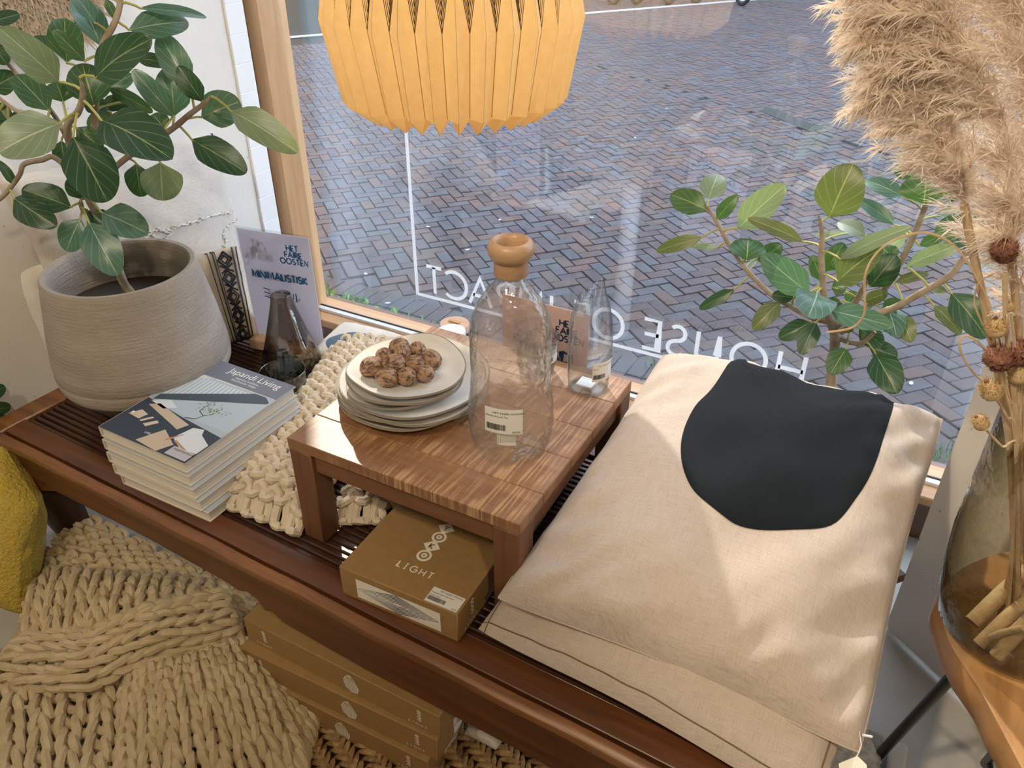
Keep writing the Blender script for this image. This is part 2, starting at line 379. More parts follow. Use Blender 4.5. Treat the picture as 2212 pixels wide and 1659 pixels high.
def paper(name, c, t=.5):
    m, nt, b = newmat(name); b.inputs['Base Color'].default_value = (*c, 1); b.inputs['Roughness'].default_value = .6
    a = N(nt, 'ShaderNodeBsdfTranslucent'); a.inputs[0].default_value = (*c, 1); q = N(nt, 'ShaderNodeMixShader'); q.inputs[0].default_value = t
    nt.links.new(b.outputs[0], q.inputs[1]); nt.links.new(a.outputs[0], q.inputs[2]); nt.links.new(q.outputs[0], nt.nodes['Material Output'].inputs[0]); return m
m_lilac = paper('sign_paper', (.84, .79, .84)); m_pink = paper('sign_paper_pink', (.80, .60, .54), .35)
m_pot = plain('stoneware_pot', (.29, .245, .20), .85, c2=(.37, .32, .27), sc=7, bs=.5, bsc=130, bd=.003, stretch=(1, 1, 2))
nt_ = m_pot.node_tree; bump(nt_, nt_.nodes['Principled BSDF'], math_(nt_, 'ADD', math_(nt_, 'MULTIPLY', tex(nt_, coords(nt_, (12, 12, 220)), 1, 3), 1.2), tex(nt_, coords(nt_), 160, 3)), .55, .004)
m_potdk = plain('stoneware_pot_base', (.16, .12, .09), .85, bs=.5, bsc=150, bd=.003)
m_soil = plain('potting_soil', (.03, .02, .015), .95, bs=1, bsc=120)
m_stem = plain('ficus_bark', (.27, .20, .14), .8, c2=(.42, .35, .27), sc=30, bs=.4, bsc=90)
m_pet = plain('petiole', (.42, .42, .13), .5)
m_lf = {'d': leafmat('leaf_dark', (.020, .060, .038), (.30, .36, .18)),
        'm': leafmat('leaf_mid', (.045, .105, .060), (.40, .46, .22)),
        'b': leafmat('leaf_blue', (.070, .150, .132), (.40, .50, .38), .3),
        'l': leafmat('leaf_pale_sheen', (.18, .24, .175), (.52, .57, .42), .36),  # pale undersides, with the leaves' light sheen also put into the colour
        'o': leafmat('leaf_olive', (.10, .125, .055), (.46, .48, .22), .4),
        'g': leafmat('leaf_green', (.040, .100, .045), (.36, .45, .16)),
        'w': leafmat('leaf_white', (.25, .33, .29), (.62, .66, .5), .35)}
# ================================================================== THE SETTING
GY = 1.864                                    # glass plane
WX = -1.76                                    # left wall plane
mb = MB(); mb.box((0.3, -1.0, -.05), (4.6, 5.58, .1), .001); struct(mb, 'floor', m_floor)
mb = MB()
mb.grid(lambda u, v: V((WX, -3.3+u*4.93, v*3.0)), 60, 40, True)
mb.add([(WX, 1.63, 0), (WX-.25, 1.63, 0), (WX-.25, 1.63, 3), (WX, 1.63, 3)], [[0, 1, 2, 3]])
for p in mb.v: p.x += .003*noise.noise(p*7)
struct(mb, 'wall_left', m_wall, True)
mb = MB()                                     # rough white reveal strip between plaster and window
for i in range(40):
    z0, z1 = i*3/40, (i+1)*3/40; j = .006*noise.noise(V((0, 0, z0*9)))
    mb.box((WX-.02+.004, 1.66, (z0+z1)/2), (.045, .06+j, z1-z0+.001), .002)
xs_ = UY(500, 0, 1.70).x; mb.box(((xs_-2.05)/2, 1.72, 1.5), (xs_+2.05, .04, 3), .002)
struct(mb, 'trim_1', m_white)
mb = MB(); mb.box((0.3, -3.35, 1.5), (4.6, .1, 3.0)); struct(mb, 'wall_back', plain('shop_wall', (.30, .27, .24), .9))
mb = MB(); mb.box((2.65, -.7, 1.5), (.1, 5.2, 3.0)); struct(mb, 'wall_right', m_wall)
mb = MB(); mb.box((0.3, -.7, 3.05), (4.8, 5.4, .1)); struct(mb, 'ceiling', plain('ceiling_paint', (.42, .41, .39), .9))
mb = MB(); mb.box((0.3, 1.9, 2.92), (4.6, .2, .26)); mb.box((2.0, 1.9, 1.5), (1.2, .2, 2.8)); mb.box((-2.35, 1.9, 1.5), (.7, .2, 3.0)); struct(mb, 'wall_front', m_wall)
# pier standing at an angle at the right end of the window
pa, pb = U(1912, 1356, 0), U(2112, 1548, 0); pd = (pb-pa).normalized(); pn = V((pd.y, -pd.x, 0)); pn = pn if pn.dot(V((-1, -1, 0))) > 0 else -pn
mb = MB(); L = 1.1
def pier(u, v):
    p = pa+pd*(u*L)+Z*(v*2.95+.008); return p+pn*.0015*noise.noise(p*14)
mb.grid(pier, 44, 80, True); mb.grid(lambda u, v: pa-pn*(u*.12)+Z*(v*2.95+.008), 3, 60)
o_ = struct(mb, 'wall_pier', m_wall, True)
mb = MB(); mb.box((0, 0, .006), (L, .02, .012), .001, Matrix.Translation(pa+pd*L/2-pn*.02) @ Matrix.Rotation(math.atan2(pd.y, pd.x), 4, 'Z'))
struct(mb, 'trim_2', m_gask)
# window: bottom frame, left jamb, beads, pane
win = bpy.data.objects.new('window_1', None); COL.objects.link(win); win.location = (-.4, GY, .13); win['kind'] = 'structure'; WM[win] = Matrix.Translation(win.location)
x0, x1 = -1.84, 1.35; xm, xl = (x0+x1)/2, x1-x0
mb = MB(); mb.box((xm, 1.86, .065), (xl, .15, .13), .004); build(mb, 'sill_rail', m_frame, win, label='tan oak bottom rail under the glass')
mb = MB(); mb.box((xm, 1.8, .055), (xl, .035, .11), .005); build(mb, 'sill_step', m_framed, win, label='dark reddish lower step of the window frame')
mb = MB(); mb.box((xm, GY-.012, .1335), (xl, .022, .011), .001); build(mb, 'glazing_bead', m_alu, win)
mb = MB(); mb.box((xm, GY-.001, .1375), (xl, .006, .009), .001); build(mb, 'gasket', m_gask, win)
def upright(name, pa_, pb_, yf, mat):
    xa, xb = UY(pa_, 0, yf).x, UY(pb_, 0, yf).x; mb = MB(); mb.box(((xa+xb)/2, (yf+1.90)/2, 1.45), (xb-xa, 1.90-yf, 2.8), .004); build(mb, name, mat, win)
m_wo = wood('weathered_oak', (.28, .20, .15), (.42, .31, .24), 'Z')
upright('jamb_groove', 470, 516, 1.765, wood('jamb_brown', (.12, .07, .05), (.21, .13, .095), 'Z')); upright('jamb', 517, 551, 1.78, m_framez)
upright('jamb_bead', 553.5, 563, 1.825, m_alu); upright('jamb_stop', 564, 575, 1.845, m_wo)
mb = MB(); mb.box((xm, 1.93, .05), (xl, .08, .14), .004); build(mb, 'outer_sill', wood('outer_sill_wood', (.14, .08, .06), (.24, .15, .12), 'X'), win)
mb = MB(); mb.box((xm, GY+.004, 1.46), (xl-.1, .006, 2.65), .0005); build(mb, 'pane', m_pane, win, smooth=False)
mb = MB(); mb.box((xm, 1.86, 2.77), (xl, .15, .08), .004); mb.box((x1-.02, 1.86, 1.45), (.08, .15, 2.8), .004); build(mb, 'frame_top', m_frame, win)
# white vinyl lettering on the glass, to be read from the street (mirrored from inside)
fr = (V((0, GY-.0005, 0)), X, Z, -Y)
bz = .2975; h = .0895; sw = .0115
for ch, xc in (('H', -.211), ('O', -.319), ('U', -.4295), ('S', -.5145), ('E', -.589), ('O', -.717), ('F', -.802), ('I', -.897), ('M', -.965), ('P', -1.05), ('A', -1.137), ('C', -1.222), ('T', -1.3035)):
    wd = GL[ch][0]*h; f2 = (V((xc+wd/2, GY-.0005, bz)), -X, Z, -Y); mb = MB(); text(mb, ch, f2, h, sw); build(mb, 'vinyl_letter', m_vinyl, win, smooth=False)
mb = MB(); mb.stroke([(-1.372, 1.9), (-1.372, .281), (.05, .281)], .0105, fr); build(mb, 'vinyl_line', m_vinyl, win, smooth=False)
# --- street: brick pavers one by one
SZ = -.03
m_br = [plain('brick_%s' % n, c, .75, c2=c2, sc=14, bs=.5, bsc=90, bd=.003) for n, c, c2 in
        (('purple', (.054, .043, .048), (.082, .068, .073)), ('red', (.082, .054, .048), (.115, .076, .068)), ('blue', (.058, .058, .068), (.085, .086, .096)), ('brown', (.072, .051, .046), (.10, .074, .067)))]
mb = MB(); mb.box((-2, 9, SZ-.06), (26, 14.2, .1), .001); pave = struct(mb, 'pavement', plain('joint_sand', (.012, .014, .013), .95, c2=(.016, .024, .015), sc=3))
mb = MB(); mb.box((0, 0, 0), (.1165, .0568, .05), .003); bm = [build(mb, 'brick', m_br[i], pave, local=True) for i in range(4)]
bricks = []
rb = random.Random(4)
for k in range(-68, 44):
    for yy in (2.030, 2.150, 2.270): bricks.append((k*.0595+.03, yy, pi/2))               # course along the facade
HA = math.radians(50)
for i in range(-88, 88):
    for j in range(-88, 88):
        # herringbone: alternate horizontal / vertical bricks (2:1)
        k = (i-j) % 4
        if k not in (0, 3): continue
        if k == 0: lx, ly, a = (i+1)*.0595, (j+.5)*.0595, 0
        else: lx, ly, a = (i+.5)*.0595, (j+1)*.0595, pi/2
        x, y = lx*cos(HA)-ly*sin(HA)-.6, lx*sin(HA)+ly*cos(HA)+4.6
        if y < 2.31: continue
        gl = 5.56+(x+.776)*-.60
        if y > gl+.03: continue
        bricks.append((x, y, a+HA))
ga = math.atan2(-.53, .85)
for i in range(-195, 78):
    for j in range(-52, 117):
        k = (i-j) % 4
        if k not in (0, 3): continue
        if k == 0: lx, ly, a = (i+1)*.0595, (j+.5)*.0595, 0
        else: lx, ly, a = (i+.5)*.0595, (j+1)*.0595, pi/2
        x = -.776+lx*cos(ga)-ly*sin(ga); y = 5.62+lx*sin(ga)+ly*cos(ga)
        if y < 5.56+(x+.776)*-.60+.03: continue
        bricks.append((x, y, a+ga))
def vis(b):
    px, py = PJ(V((b[0], b[1], SZ))); return -90 < px < 2300 and -60 < py < 1100
bricks = [b for b in bricks if (V((b[0], b[1], 0))-CAM).dot(FW) > .5 and vis(b)]
bricks.sort(key=lambda b: (b[0]**2+b[1]**2))
far = [MB() for _ in range(4)]; done = [0]*4
for n, (x, y, a) in enumerate(bricks):
    c = rb.choice((0, 0, 0, 1, 2, 2, 3)); z = SZ-.025+rb.uniform(-.0025, .0025)-(.006 if abs(a-pi/2) > 1e-6 and y < 2.42 else 0); tilt = rb.uniform(-.012, .012)
    if n < 300:
        o = bm[c] if not done[c] else bm[c].copy()
        if done[c]: COL.objects.link(o)
        done[c] = 1; o.location = V((x, y, z))-WM[pave].translation; o.rotation_euler = (tilt, -tilt, a)
    else:
        M = Matrix.Translation((x, y, z)) @ Matrix.Rotation(a, 4, 'Z') @ Matrix.Rotation(tilt, 4, 'X')
        vs = [M @ V(p) for p in ((-.058, -.0284, 0), (.058, -.0284, 0), (.058, .0284, 0), (-.058, .0284, 0), (-.0555, -.026, .025), (.0555, -.026, .025), (.0555, .026, .025), (-.0555, .026, .025))]
        far[c].add(vs, [[4, 5, 6, 7], [0, 1, 5, 4], [1, 2, 6, 5], [2, 3, 7, 6], [3, 0, 4, 7]])
for i in range(4): build(far[i], 'far_bricks', m_br[i], pave, smooth=False, kind='stuff')
k0, k1 = U(560, 88, SZ), U(1600, 3, SZ); kd = (k1-k0)
mb = MB(); kn = V((-kd.y, kd.x, 0)).normalized()*.05
mb.add([k0-kd*.3+Z*.012, k1+kd*.3+Z*.012, k1+kd*.3+kn+Z*.012, k0-kd*.3+kn+Z*.012, k0-kd*.3, k1+kd*.3], [[0, 1, 2, 3], [4, 5, 1, 0]])
struct(mb, 'trim_3', plain('kerb_stone', (.42, .44, .46), .8))
# gutter groove in the paving
mb = MB(); g0, g1, g2, g3 = U(1640, 240, SZ), U(1660, 232, SZ), U(1776, 278, SZ), U(1752, 286, SZ)
mb.add([g0+Z*.004, g1+Z*.004, g2+Z*.004, g3+Z*.004, g0-Z*.03, g1-Z*.03, g2-Z*.03, g3-Z*.03], [[0, 1, 2, 3], [0, 4, 5, 1], [1, 5, 6, 2], [2, 6, 7, 3], [3, 7, 4, 0]])
build(mb, 'drain_slot', plain('mossy_iron', (.025, .032, .030), .8), pave, smooth=False)
# weeds in the joints by the window
m_weed = plain('weed', (.10, .26, .05), .6, c2=(.2, .4, .1), sc=40)
wd = []
for n, (px, py, lab) in enumerate(((690, 630, 'tuft of grass outside by the bottom left corner of the pane'), (760, 655, 'low weeds in the joints outside behind the plates'), (835, 690, 'bright green clover weeds outside left of the canister'), (905, 708, 'grass tuft outside right behind the wooden lid canister'), (1420, 800, 'thin moss tuft in the joint outside beside the cushion'), (2010, 985, 'pale weed tuft outside near the plastered pier'))):
    P = U(px, py, SZ); P.z = SZ; mb = MB(); r = random.Random(n)
    for q in range(60 if n not in (4,) else 18):
        b_ = P+V((r.gauss(0, .035), r.gauss(0, .02), 0)); a = r.uniform(0, 6.28); l = r.uniform(.015, .045); s = V((cos(a), sin(a), 0))
        wdt = .0011 if n == 5 else .0022 if n in (0, 3, 4, 5) or q % 3 else .007
        tip = b_+s*l*.5+Z*l; side = s.cross(Z)*wdt
        mb.add([b_-side, b_+side, (b_+tip)/2+side*1.5+Z*.004, tip, (b_+tip)/2-side*1.5+Z*.004], [[0, 1, 2, 3, 4]])
    build(mb, 'weed_tuft', m_weed, loc=P, smooth=False, label=lab, cat='weed', group='weeds in the street joints')
# little white petals lying in the street
mbp = MB(); mbp.flat([(.012*cos(a*pi/4), .007*sin(a*pi/4)) for a in range(8)], (V((0, 0, .002)), X, Y, Z)); first = None
PET = ((925, 490, 'white petal on the street bricks left of the big bottle cap'), (1080, 475, 'white petal on the street bricks above the bottle cap'), (1278, 470, 'white petal on the street right of the bottle cap'), (1372, 298, 'white petal on the street just below the far gutter'), (1010, 540, 'white petal on the street above the letter C'), (838, 655, 'white petal on the street above the plates'), (790, 592, 'white petal on the street near the left frame line'), (1968, 828, 'white speck on the street right of the drooping ficus leaf'), (1440, 235, 'white petal on the street beyond the lampshade'))
for px, py, lab in PET:
    P = U(px, py, SZ+.004)
    if first is None: first = o = build(mbp, 'petal', m_vinyl, loc=None, local=True, smooth=False, label=lab, cat='petal', group='petals on the street'); o.location = P
    else: o = dup(first, None, P, rb.uniform(0, 3), lab)
# bicycles parked across the street
m_tyre = plain('tyre', (.012, .014, .018), .7); m_steel = plain('steel', (.4, .42, .45), .3, 1)
def bicycle(loc, rz, label, c):
    t = thing('bicycle', label, 'bicycle', loc, rz, 'bicycles parked across the street')
    for x in (-.52, .52):
        mb = MB(); mb.tube([V((x+.33*cos(2*pi*k/32), 0, .345+.33*sin(2*pi*k/32))) for k in range(33)], .018, 8, False); wh = build(mb, 'wheel', m_tyre, t, local=True)
        mb = MB(); mb.tube([V((x+.30*cos(2*pi*k/32), 0, .345+.30*sin(2*pi*k/32))) for k in range(33)], .008, 6, False)
        for k in range(16): a = 2*pi*k/16; mb.tube([V((x, 0, .345)), V((x+.3*cos(a), 0, .345+.3*sin(a)))], .0015, 3)
        build(mb, 'rim', m_steel, wh, local=True)
    mb = MB()
    for a, b in (((-.52, 0, .345), (-.08, 0, .30)), ((-.08, 0, .30), (-.22, 0, .82)), ((-.52, 0, .345), (-.2, 0, .75)), ((-.08, 0, .3), (.36, 0, .78)), ((-.2, 0, .74), (.34, 0, .85)), ((.33, 0, .95), (.52, 0, .345))): mb.tube([V(a), V(b)], .016, 8)
    build(mb, 'frame', c, t, local=True)
    mb = MB(); mb.tube([V((.2, -.3, 1.0)), V((.33, -.12, 1.03)), V((.33, .12, 1.03)), V((.2, .3, 1.0))], .012, 8); build(mb, 'handlebar', m_steel, t, local=True)
    mb = MB(); mb.box((-.25, 0, .88), (.26, .14, .05), .02); build(mb, 'saddle', m_tyre, t, local=True)
    return t
for i, (px, py) in enumerate(((1322, 10), (1372, 9), (1442, 10), (1500, 7), (1600, 12))):
    P = U(px, py, SZ); d = (P-CAM); az = math.atan2(d.y, d.x)+(.42, .42, .42, .42, .42)[i]
    bicycle(P+V((cos(az), sin(az), 0))*.52, az+pi, ('leftmost', 'second from left', 'middle', 'second from right', 'rightmost')[i]+' dark bicycle parked across the street, wheel bottoms showing', m_tyre)
# houses across the street: they shade the paving and let the sun in above their roofs
sd = V((-.6, .8, 0)); sx = V((.8, .6, 0)); bc = sd*13.0
t = thing('townhouse_row', 'brick townhouse row across the street casting the shade', 'building', bc, math.atan2(sx.y, sx.x))
m_house = plain('house_brick', (.30, .17, .12), .85, c2=(.36, .21, .15), sc=30)
mb = MB(); mb.box((0, 3, 5.05), (44, 6, 10.1), .02); build(mb, 'wall', m_house, t, local=True, smooth=False)
m_hw = plain('house_pane', (.05, .06, .08), .1); m_hwf = plain('house_frame', (.7, .7, .68), .6)
mb = MB(); mb.box((0, -.03, 1), (1.3, .1, 1.9), .02); wf = build(mb, 'window_frame', m_hwf, t, local=True)
mb = MB(); mb.box((0, -.07, 1), (1.1, .06, 1.7), .01); wp = build(mb, 'pane', m_hw, wf, local=True)
k = 0
for fl in range(3):
    for i in range(-7, 8):
        if k == 0: wf.location = (i*2.8, 0, .8+fl*3.1)
        else: dup(wf, t, (i*2.8, 0, .8+fl*3.1))
        k += 1
# ================================================================== BENCH
ZB, ZT = .392, .616
BR = math.radians(-1.55); bo = V((-1.70, .678, 0))
bench = thing('slatted_bench', 'long low dark teak bench with slatted seat along the shop window', 'bench', bo, BR)
BL, BD = 1.735, .64
mb = MB()                                     # front rail with a moulded lip and a groove
def sweep(mb, sec, xa, xb, n=24, wear=.0012):
    vs = []; m = len(sec)
    for i in range(n+1):
        x = xa+(xb-xa)*i/n
        for y, z in sec: vs.append(V((x, y+wear*noise.noise(V((x*6, y*30, 1))), z+wear*noise.noise(V((x*6, z*30, 5))))))
    mb.add(vs, [[i*m+k, (i+1)*m+k, (i+1)*m+(k+1) % m, i*m+(k+1) % m] for i in range(n) for k in range(m)]+[list(range(m)), list(range(n*m, n*m+m))[::-1]])
sweep(mb, [(0.018, .350), (.018, .392), (.020, .3935), (.064, .3935), (.064, .350)], .0, BL); build(mb, 'front_rail', m_bench, bench, local=True)
mb = MB(); sweep(mb, [(.0145, .384), (.0145, .388), (.010, .3925), (.002, .3915), (-.006, .385), (-.007, .372), (-.002, .362), (.0145, .360)], -.012, BL, 60, .003); build(mb, 'moulding', m_bencht, bench, local=True, label='worn lighter moulded lip of the bench')
mb = MB(); sweep(mb, [(BD-.055, .350), (BD-.055, .3935), (BD, .3935), (BD, .350)], 0, BL); build(mb, 'back_rail', m_bench, bench, local=True)
for x in (.028, BL-.028):
    mb = MB(); mb.box((x, BD/2, .372), (.056, BD-.01, .046), .004); build(mb, 'end_rail', m_bencht, bench, local=True)
mb = MB(); pts = [(0.0, .372), (BL, .372), (BL, .262), (1.36, .262), (1.05, .256), (.86, .262), (.835, .276), (.815, .270), (.80, .290), (.775, .296), (.75, .286), (.72, .292), (.5, .298), (.2, .290), (.1, .25), (0, .22)]
mb.prism(pts, (V((0, .012, 0)), X, Z, -Y), -.012, .006); build(mb, 'apron', m_bench, bench, local=True, smooth=False)
mb = MB(); mb.box((0, 0, 0), (BL-.112, .0118, .012), .004); sl_ = None
for i in range(36):
    y = .0715+i*.01465
    if y > BD-.06: break
    if sl_ is None: sl_ = build(mb, 'slat', m_slat, bench, local=True); o = sl_
    else: o = dup(sl_, bench)
    o.location = (BL/2, y, .3835+random.uniform(-.0008, .0008))
for x, y, s in ((.05, .03, 1), (BL-.05, .03, -1), (.05, BD-.03, 1), (BL-.05, BD-.03, -1)):
    mb = MB(); P = [(.0, .36), (.0, .27), (.012, .18), (.045, .10), (.05, .05), (.028, .002)]; R_ = [.062, .068, .055, .042, .036, .04]
    mb.tube([V((x+s*(a-.005), y+(.028 if y < .1 else -.02), z)) for a, z in P], R_, 12, True, .7); build(mb, 'leg', m_dark, bench, local=True)
for x in (.6, 1.2):
    mb = MB(); mb.box((x, BD/2, .362), (.05, BD-.12, .026), .003); build(mb, 'cross_rail', m_dark, bench, local=True)
# board corner poking out at the far right end of the bench
pc = U(1957, 1240, .40); a0 = (U(1920, 1206, .40)-pc).normalized(); a1 = (U(1917, 1260, .40)-pc).normalized()
mb = MB(); mb.prism([(0, 0), (.16, 0), (.16, .2), (.0, .2)], (pc, a0, (a1-a0*a1.dot(a0)).normalized(), Z), -.018, 0)
build(mb, 'wooden_board', m_bench, loc=V((pc.x-.05, pc.y, .38)), smooth=False, label='brown wooden board corner poking out from under the stacked linen cushions', cat='board')
# ================================================================== LOW TABLE ON THE BENCH
TW = .4456; tb = thing('low_table', 'small square mango wood table with saw marks standing on the bench', 'table', (-.8512, .7576, ZB+.0015), math.radians(.3))
h = ZT-ZB-.0015
for i in range(5):
    w_ = (.078, .098, .088, .096, .0856)[i]; y = sum((.078, .098, .088, .096, .0856)[:i])+w_/2
    mb = MB(); mb.box((0, 0, 0), (TW, w_-.0006, .022), .0014); o = build(mb, 'top_plank', m_mango, tb, local=True); o.location = (TW/2, y, h-.011)
for x, y in ((.0235, .0235), (TW-.0235, .0235), (.0235, TW-.0235), (TW-.0235, TW-.0235)):
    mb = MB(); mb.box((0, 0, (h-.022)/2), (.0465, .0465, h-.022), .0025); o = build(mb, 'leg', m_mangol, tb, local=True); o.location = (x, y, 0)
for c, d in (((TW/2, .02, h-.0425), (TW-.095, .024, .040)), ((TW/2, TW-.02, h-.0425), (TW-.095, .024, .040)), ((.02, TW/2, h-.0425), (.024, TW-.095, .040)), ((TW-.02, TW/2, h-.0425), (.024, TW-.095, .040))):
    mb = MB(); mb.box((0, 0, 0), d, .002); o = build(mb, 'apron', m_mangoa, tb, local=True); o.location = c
# ================================================================== PLATES AND WALNUTS
def plate_mb(R, seed, H=.020, wav=.004):
    mb = MB(); r = random.Random(seed); ph = [r.uniform(0, 6.28) for _ in range(4)]; n = 64
    def rim(a): return 1+.012*sin(2*a+ph[0])+.011*sin(3*a+ph[1])+.007*sin(5*a+ph[2])
    def dz(a): return wav*(sin(2*a+ph[3])+.6*sin(3*a+ph[0])+.4*sin(5*a+ph[1]))
    P = [(0, .004, 0), (.35, .004, 0), (.6, .0045, 0), (.78, .008, .2), (.9, H*.72, .6), (.98, H, 1), (1.0, H+.0005, 1), (1.003, H-.003, 1), (.985, H-.0045, 1), (.9, H*.72-.005, .6), (.76, .002, .2), (.55, 0, 0), (0, 0, 0)]
    vs = []
    for q, z, wgt in P:
        for k in range(n): a = 2*pi*k/n; rr = R*q*(rim(a) if q > .5 else 1); vs.append(V((rr*cos(a), rr*sin(a), z+dz(a)*wgt)))
    for i in range(len(P)-1):
        mb.cur = 1 if 5 <= i <= 7 else 0
        mb.add([], [])
        for k in range(n):
            mb.f.append([i*n+k, i*n+(k+1) % n, (i+1)*n+(k+1) % n, (i+1)*n+k]); mb.uv.append([(0, 0)]*4); mb.mi.append(mb.cur)
    mb.v = vs; return mb
pc_ = V((-.918*.8, 1.205*.8, ZT)); ps_ = V((-.905*.8, 1.168*.8, 0))
z = ZT+.0008; pl = None; sm = None; ORD = ('lowest', 'second from the bottom', 'third from the bottom', 'fourth from the bottom')
for i in range(4):
    o = build(plate_mb(.134, 11+i), 'plate', [m_plate, m_platee], local=True, label='large handmade white plate with wavy rim, %s of the plate stack' % ORD[i], cat='plate', group='large plates in the stack')
    o.location = pc_+V((random.uniform(-.004, .004), random.uniform(-.004, .004), z-ZT)); o.rotation_euler = (random.uniform(-.01, .01), random.uniform(-.01, .01), i*1.3); z += .0090
z += .008
for i in range(3):
    o = build(plate_mb(.1015, 31+i, .018, .0035), 'plate', [m_plate, m_platee], local=True, label='small handmade white plate, %s' % ('lower of the small ones resting on the large plates', 'middle of the three small ones in the stack', 'topmost of the stack, holding the walnuts')[i], cat='plate', group='small plates in the stack')
    o.location = V((ps_.x+random.uniform(-.005, .005), ps_.y+random.uniform(-.004, .004), z)); o.rotation_euler = (random.uniform(-.03, .03), random.uniform(-.03, .03), i*2.1+.5); z += .0115
z -= .0115; WZ = z+.0043
m_nut = plain('walnut_shell', (.10, .05, .028), .6, c2=(.40, .24, .145), lo=.40, hi=.54, sc=150, bs=.7, bsc=300, bd=.002, stretch=(1, 1, .35))
def nut_mb(seed):
    mb = MB(); n, m = 44, 28; vs = []; r = random.Random(seed); off = V((seed*3.1, 0, 0))
    for j in range(m+1):
        th = pi*j/m
        for k in range(n):
            a = 2*pi*k/n; d = V((sin(th)*cos(a), sin(th)*sin(a), cos(th)))
            g_ = abs(noise.noise(V((cos(a)*3.2, sin(a)*3.2, d.z*1.6))+off)); rr = 1.02+.05*noise.noise(d*3.2+off)-.10*max(0, 1-g_/.10)-.035*max(0, 1-abs(noise.noise(V((d.x*6, d.y*6, d.z*3))+off))/.12)
            s = abs(d.y); rr += .055*max(0, 1-s/.09)-.05*max(0, 1-abs(s-.14)/.06)*.5-.045*max(0, 1-s/.025)
            vs.append(V((d.x*.0165*rr, d.y*.0158*rr, d.z*.0185*rr)))
    mb.add(vs, [[j*n+k, j*n+(k+1) % n, (j+1)*n+(k+1) % n, (j+1)*n+k] for j in range(m) for k in range(n)]); return mb
nuts = []
NL = ('leftmost', 'back left, second from the left', 'rearmost, at the top of the pile', 'just in front of the rearmost nut', 'back right, with a split seam', 'rightmost, with an open seam', 'at the centre of the group', 'right of centre, lying sideways', 'front left, with a dark open crack', 'front centre', 'front right with a bold seam')
for i, (cx, cy) in enumerate(((485, 925), (570, 850), (670, 790), (690, 835), (795, 810), (885, 875), (635, 905), (775, 905), (590, 995), (720, 990), (845, 970))):
    lift = .018 if i in (3, 6) else 0
    P = U(650+cx*.31645, 500+cy*.31645, WZ+.0165+lift*.35)
    if i < 3: o = build(nut_mb(i+1), 'walnut', m_nut, local=True, label='x', cat='walnut', group='walnuts on the top plate'); nuts.append(o)
    else: o = dup(nuts[i % 3])
    o['label'] = 'walnut on the top plate, '+NL[i]; o.location = P; o.rotation_euler = (random.uniform(1.1, 1.9), random.uniform(-.5, .5), random.uniform(0, 6)); s = random.uniform(.93, 1.05); o.scale = (s, s, s)
    o.scale = o.scale*(1.12 if i in (0, 5, 6) else 1.0)
# ================================================================== GLASS ON THE TABLE
def shell(pf, t=.002, n=48):
    """outer profile from foot to lip -> closed glass wall with a foot"""
    inner = [(max(.0005, r-t), z+(t if i == 0 else 0)) for i, (r, z) in enumerate(pf)]
    return [(0.0005, pf[0][1])]+pf+[(pf[-1][0]-t/2, pf[-1][1]+t*.4)]+inner[::-1]+[(0.0005, pf[0][1]+2*t)]
def sticker(B, pxc, py, w_, hgt, r, name, par, rows, tilt=0, big=None):
    """paper label bent round a vessel of radius r: centre column seen at pixel (pxc,py)"""
    d = V((CAM.x-B.x, CAM.y-B.y, 0)).normalized(); lo = UPL(pxc, py, B+d*r, d); off = (lo-B).dot(Z.cross(d)); a0 = math.asin(max(-.95, min(.95, off/r)))
    phi = math.atan2(d.y, d.x)+a0; zc = lo.z
    def pt(u, v, h):
        a = phi+(u-.5)*w_/r; q = (v-.5)*hgt+(u-.5)*w_*tilt; return V((B.x+(r+h)*cos(a), B.y+(r+h)*sin(a), zc+q))
    mb = MB(); mb.grid(lambda u, v: pt(u, v, .0006), 10, 6); o = build(mb, name, m_paper, par)
    if rows:
        mb = MB(); fr = (V((0, 0, 0)), X, Y, Z); n0 = len(mb.v)
        btext(mb, 'HET FAIRE OOSTEN', fr, .095, .22, .80, 0); btext(mb, rows[0], fr, .085, .03, .66, 0); btext(mb, rows[1], fr, .10, .72, .06, 0); barcode(mb, fr, .05, .14, .5, .24, 0)
        mb.v = [pt(p.x, p.y, .0012) for p in mb.v]; build(mb, 'print', m_ink, o, smooth=False, kind='stuff')
    return o
B = V((-.685*.8, 1.222*.8, ZT+.0008)); B = U(1104, 958, ZT+.0008)
bt = thing('glass_bottle', 'big hammered clear glass bottle with round wooden top on the low table', 'bottle', B)
pf = prof(B, [(975, 52), (962, 73), (935, 84), (899, 91), (862, 90), (835, 86), (808, 85), (775, 86.5), (740, 89), (715, 90), (690, 86), (660, 75), (640, 62), (626, 51), (612, 38), (603, 29), (594, 24), (580, 23)])
pf[0] = (pf[0][0], .0005)
mb = MB(); mb.lathe(pf, B, 64, True, False, lambda a, z: .018*sin(2*a+z*9)+.012*sin(3*a+z*14+1)); build(mb, 'glass_body', m_bottle, bt)
cp = prof(B, [(592, 36.5), (590, 38), (565, 37.5), (560, 38), (556, 44), (548, 49), (539, 51.5), (531, 51), (523, 47.5), (519, 43), (517.5, 39)]); cz = cp[-1][1]
cp += [(cp[-1][0]*.88, cz-.0015), (cp[-1][0]*.78, cz-.006), (cp[-1][0]*.70, cz-.014), (cp[-1][0]*.64, cz-.030), (.0005, cz-.032)]
mb = MB(); mb.lathe([(.0005, cp[0][1])]+cp, B, 56); build(mb, 'wooden_top', m_light_wood, bt)
sticker(B, 1087, 912, .060, .046, pf[3][0]*1.03, 'price_label', bt, ('Bottle Wood Tip', '29,95'), -.02)
sticker(B, 1094, 948, .030, .026, pf[2][0]*1.02, 'clear_sticker', bt, None)
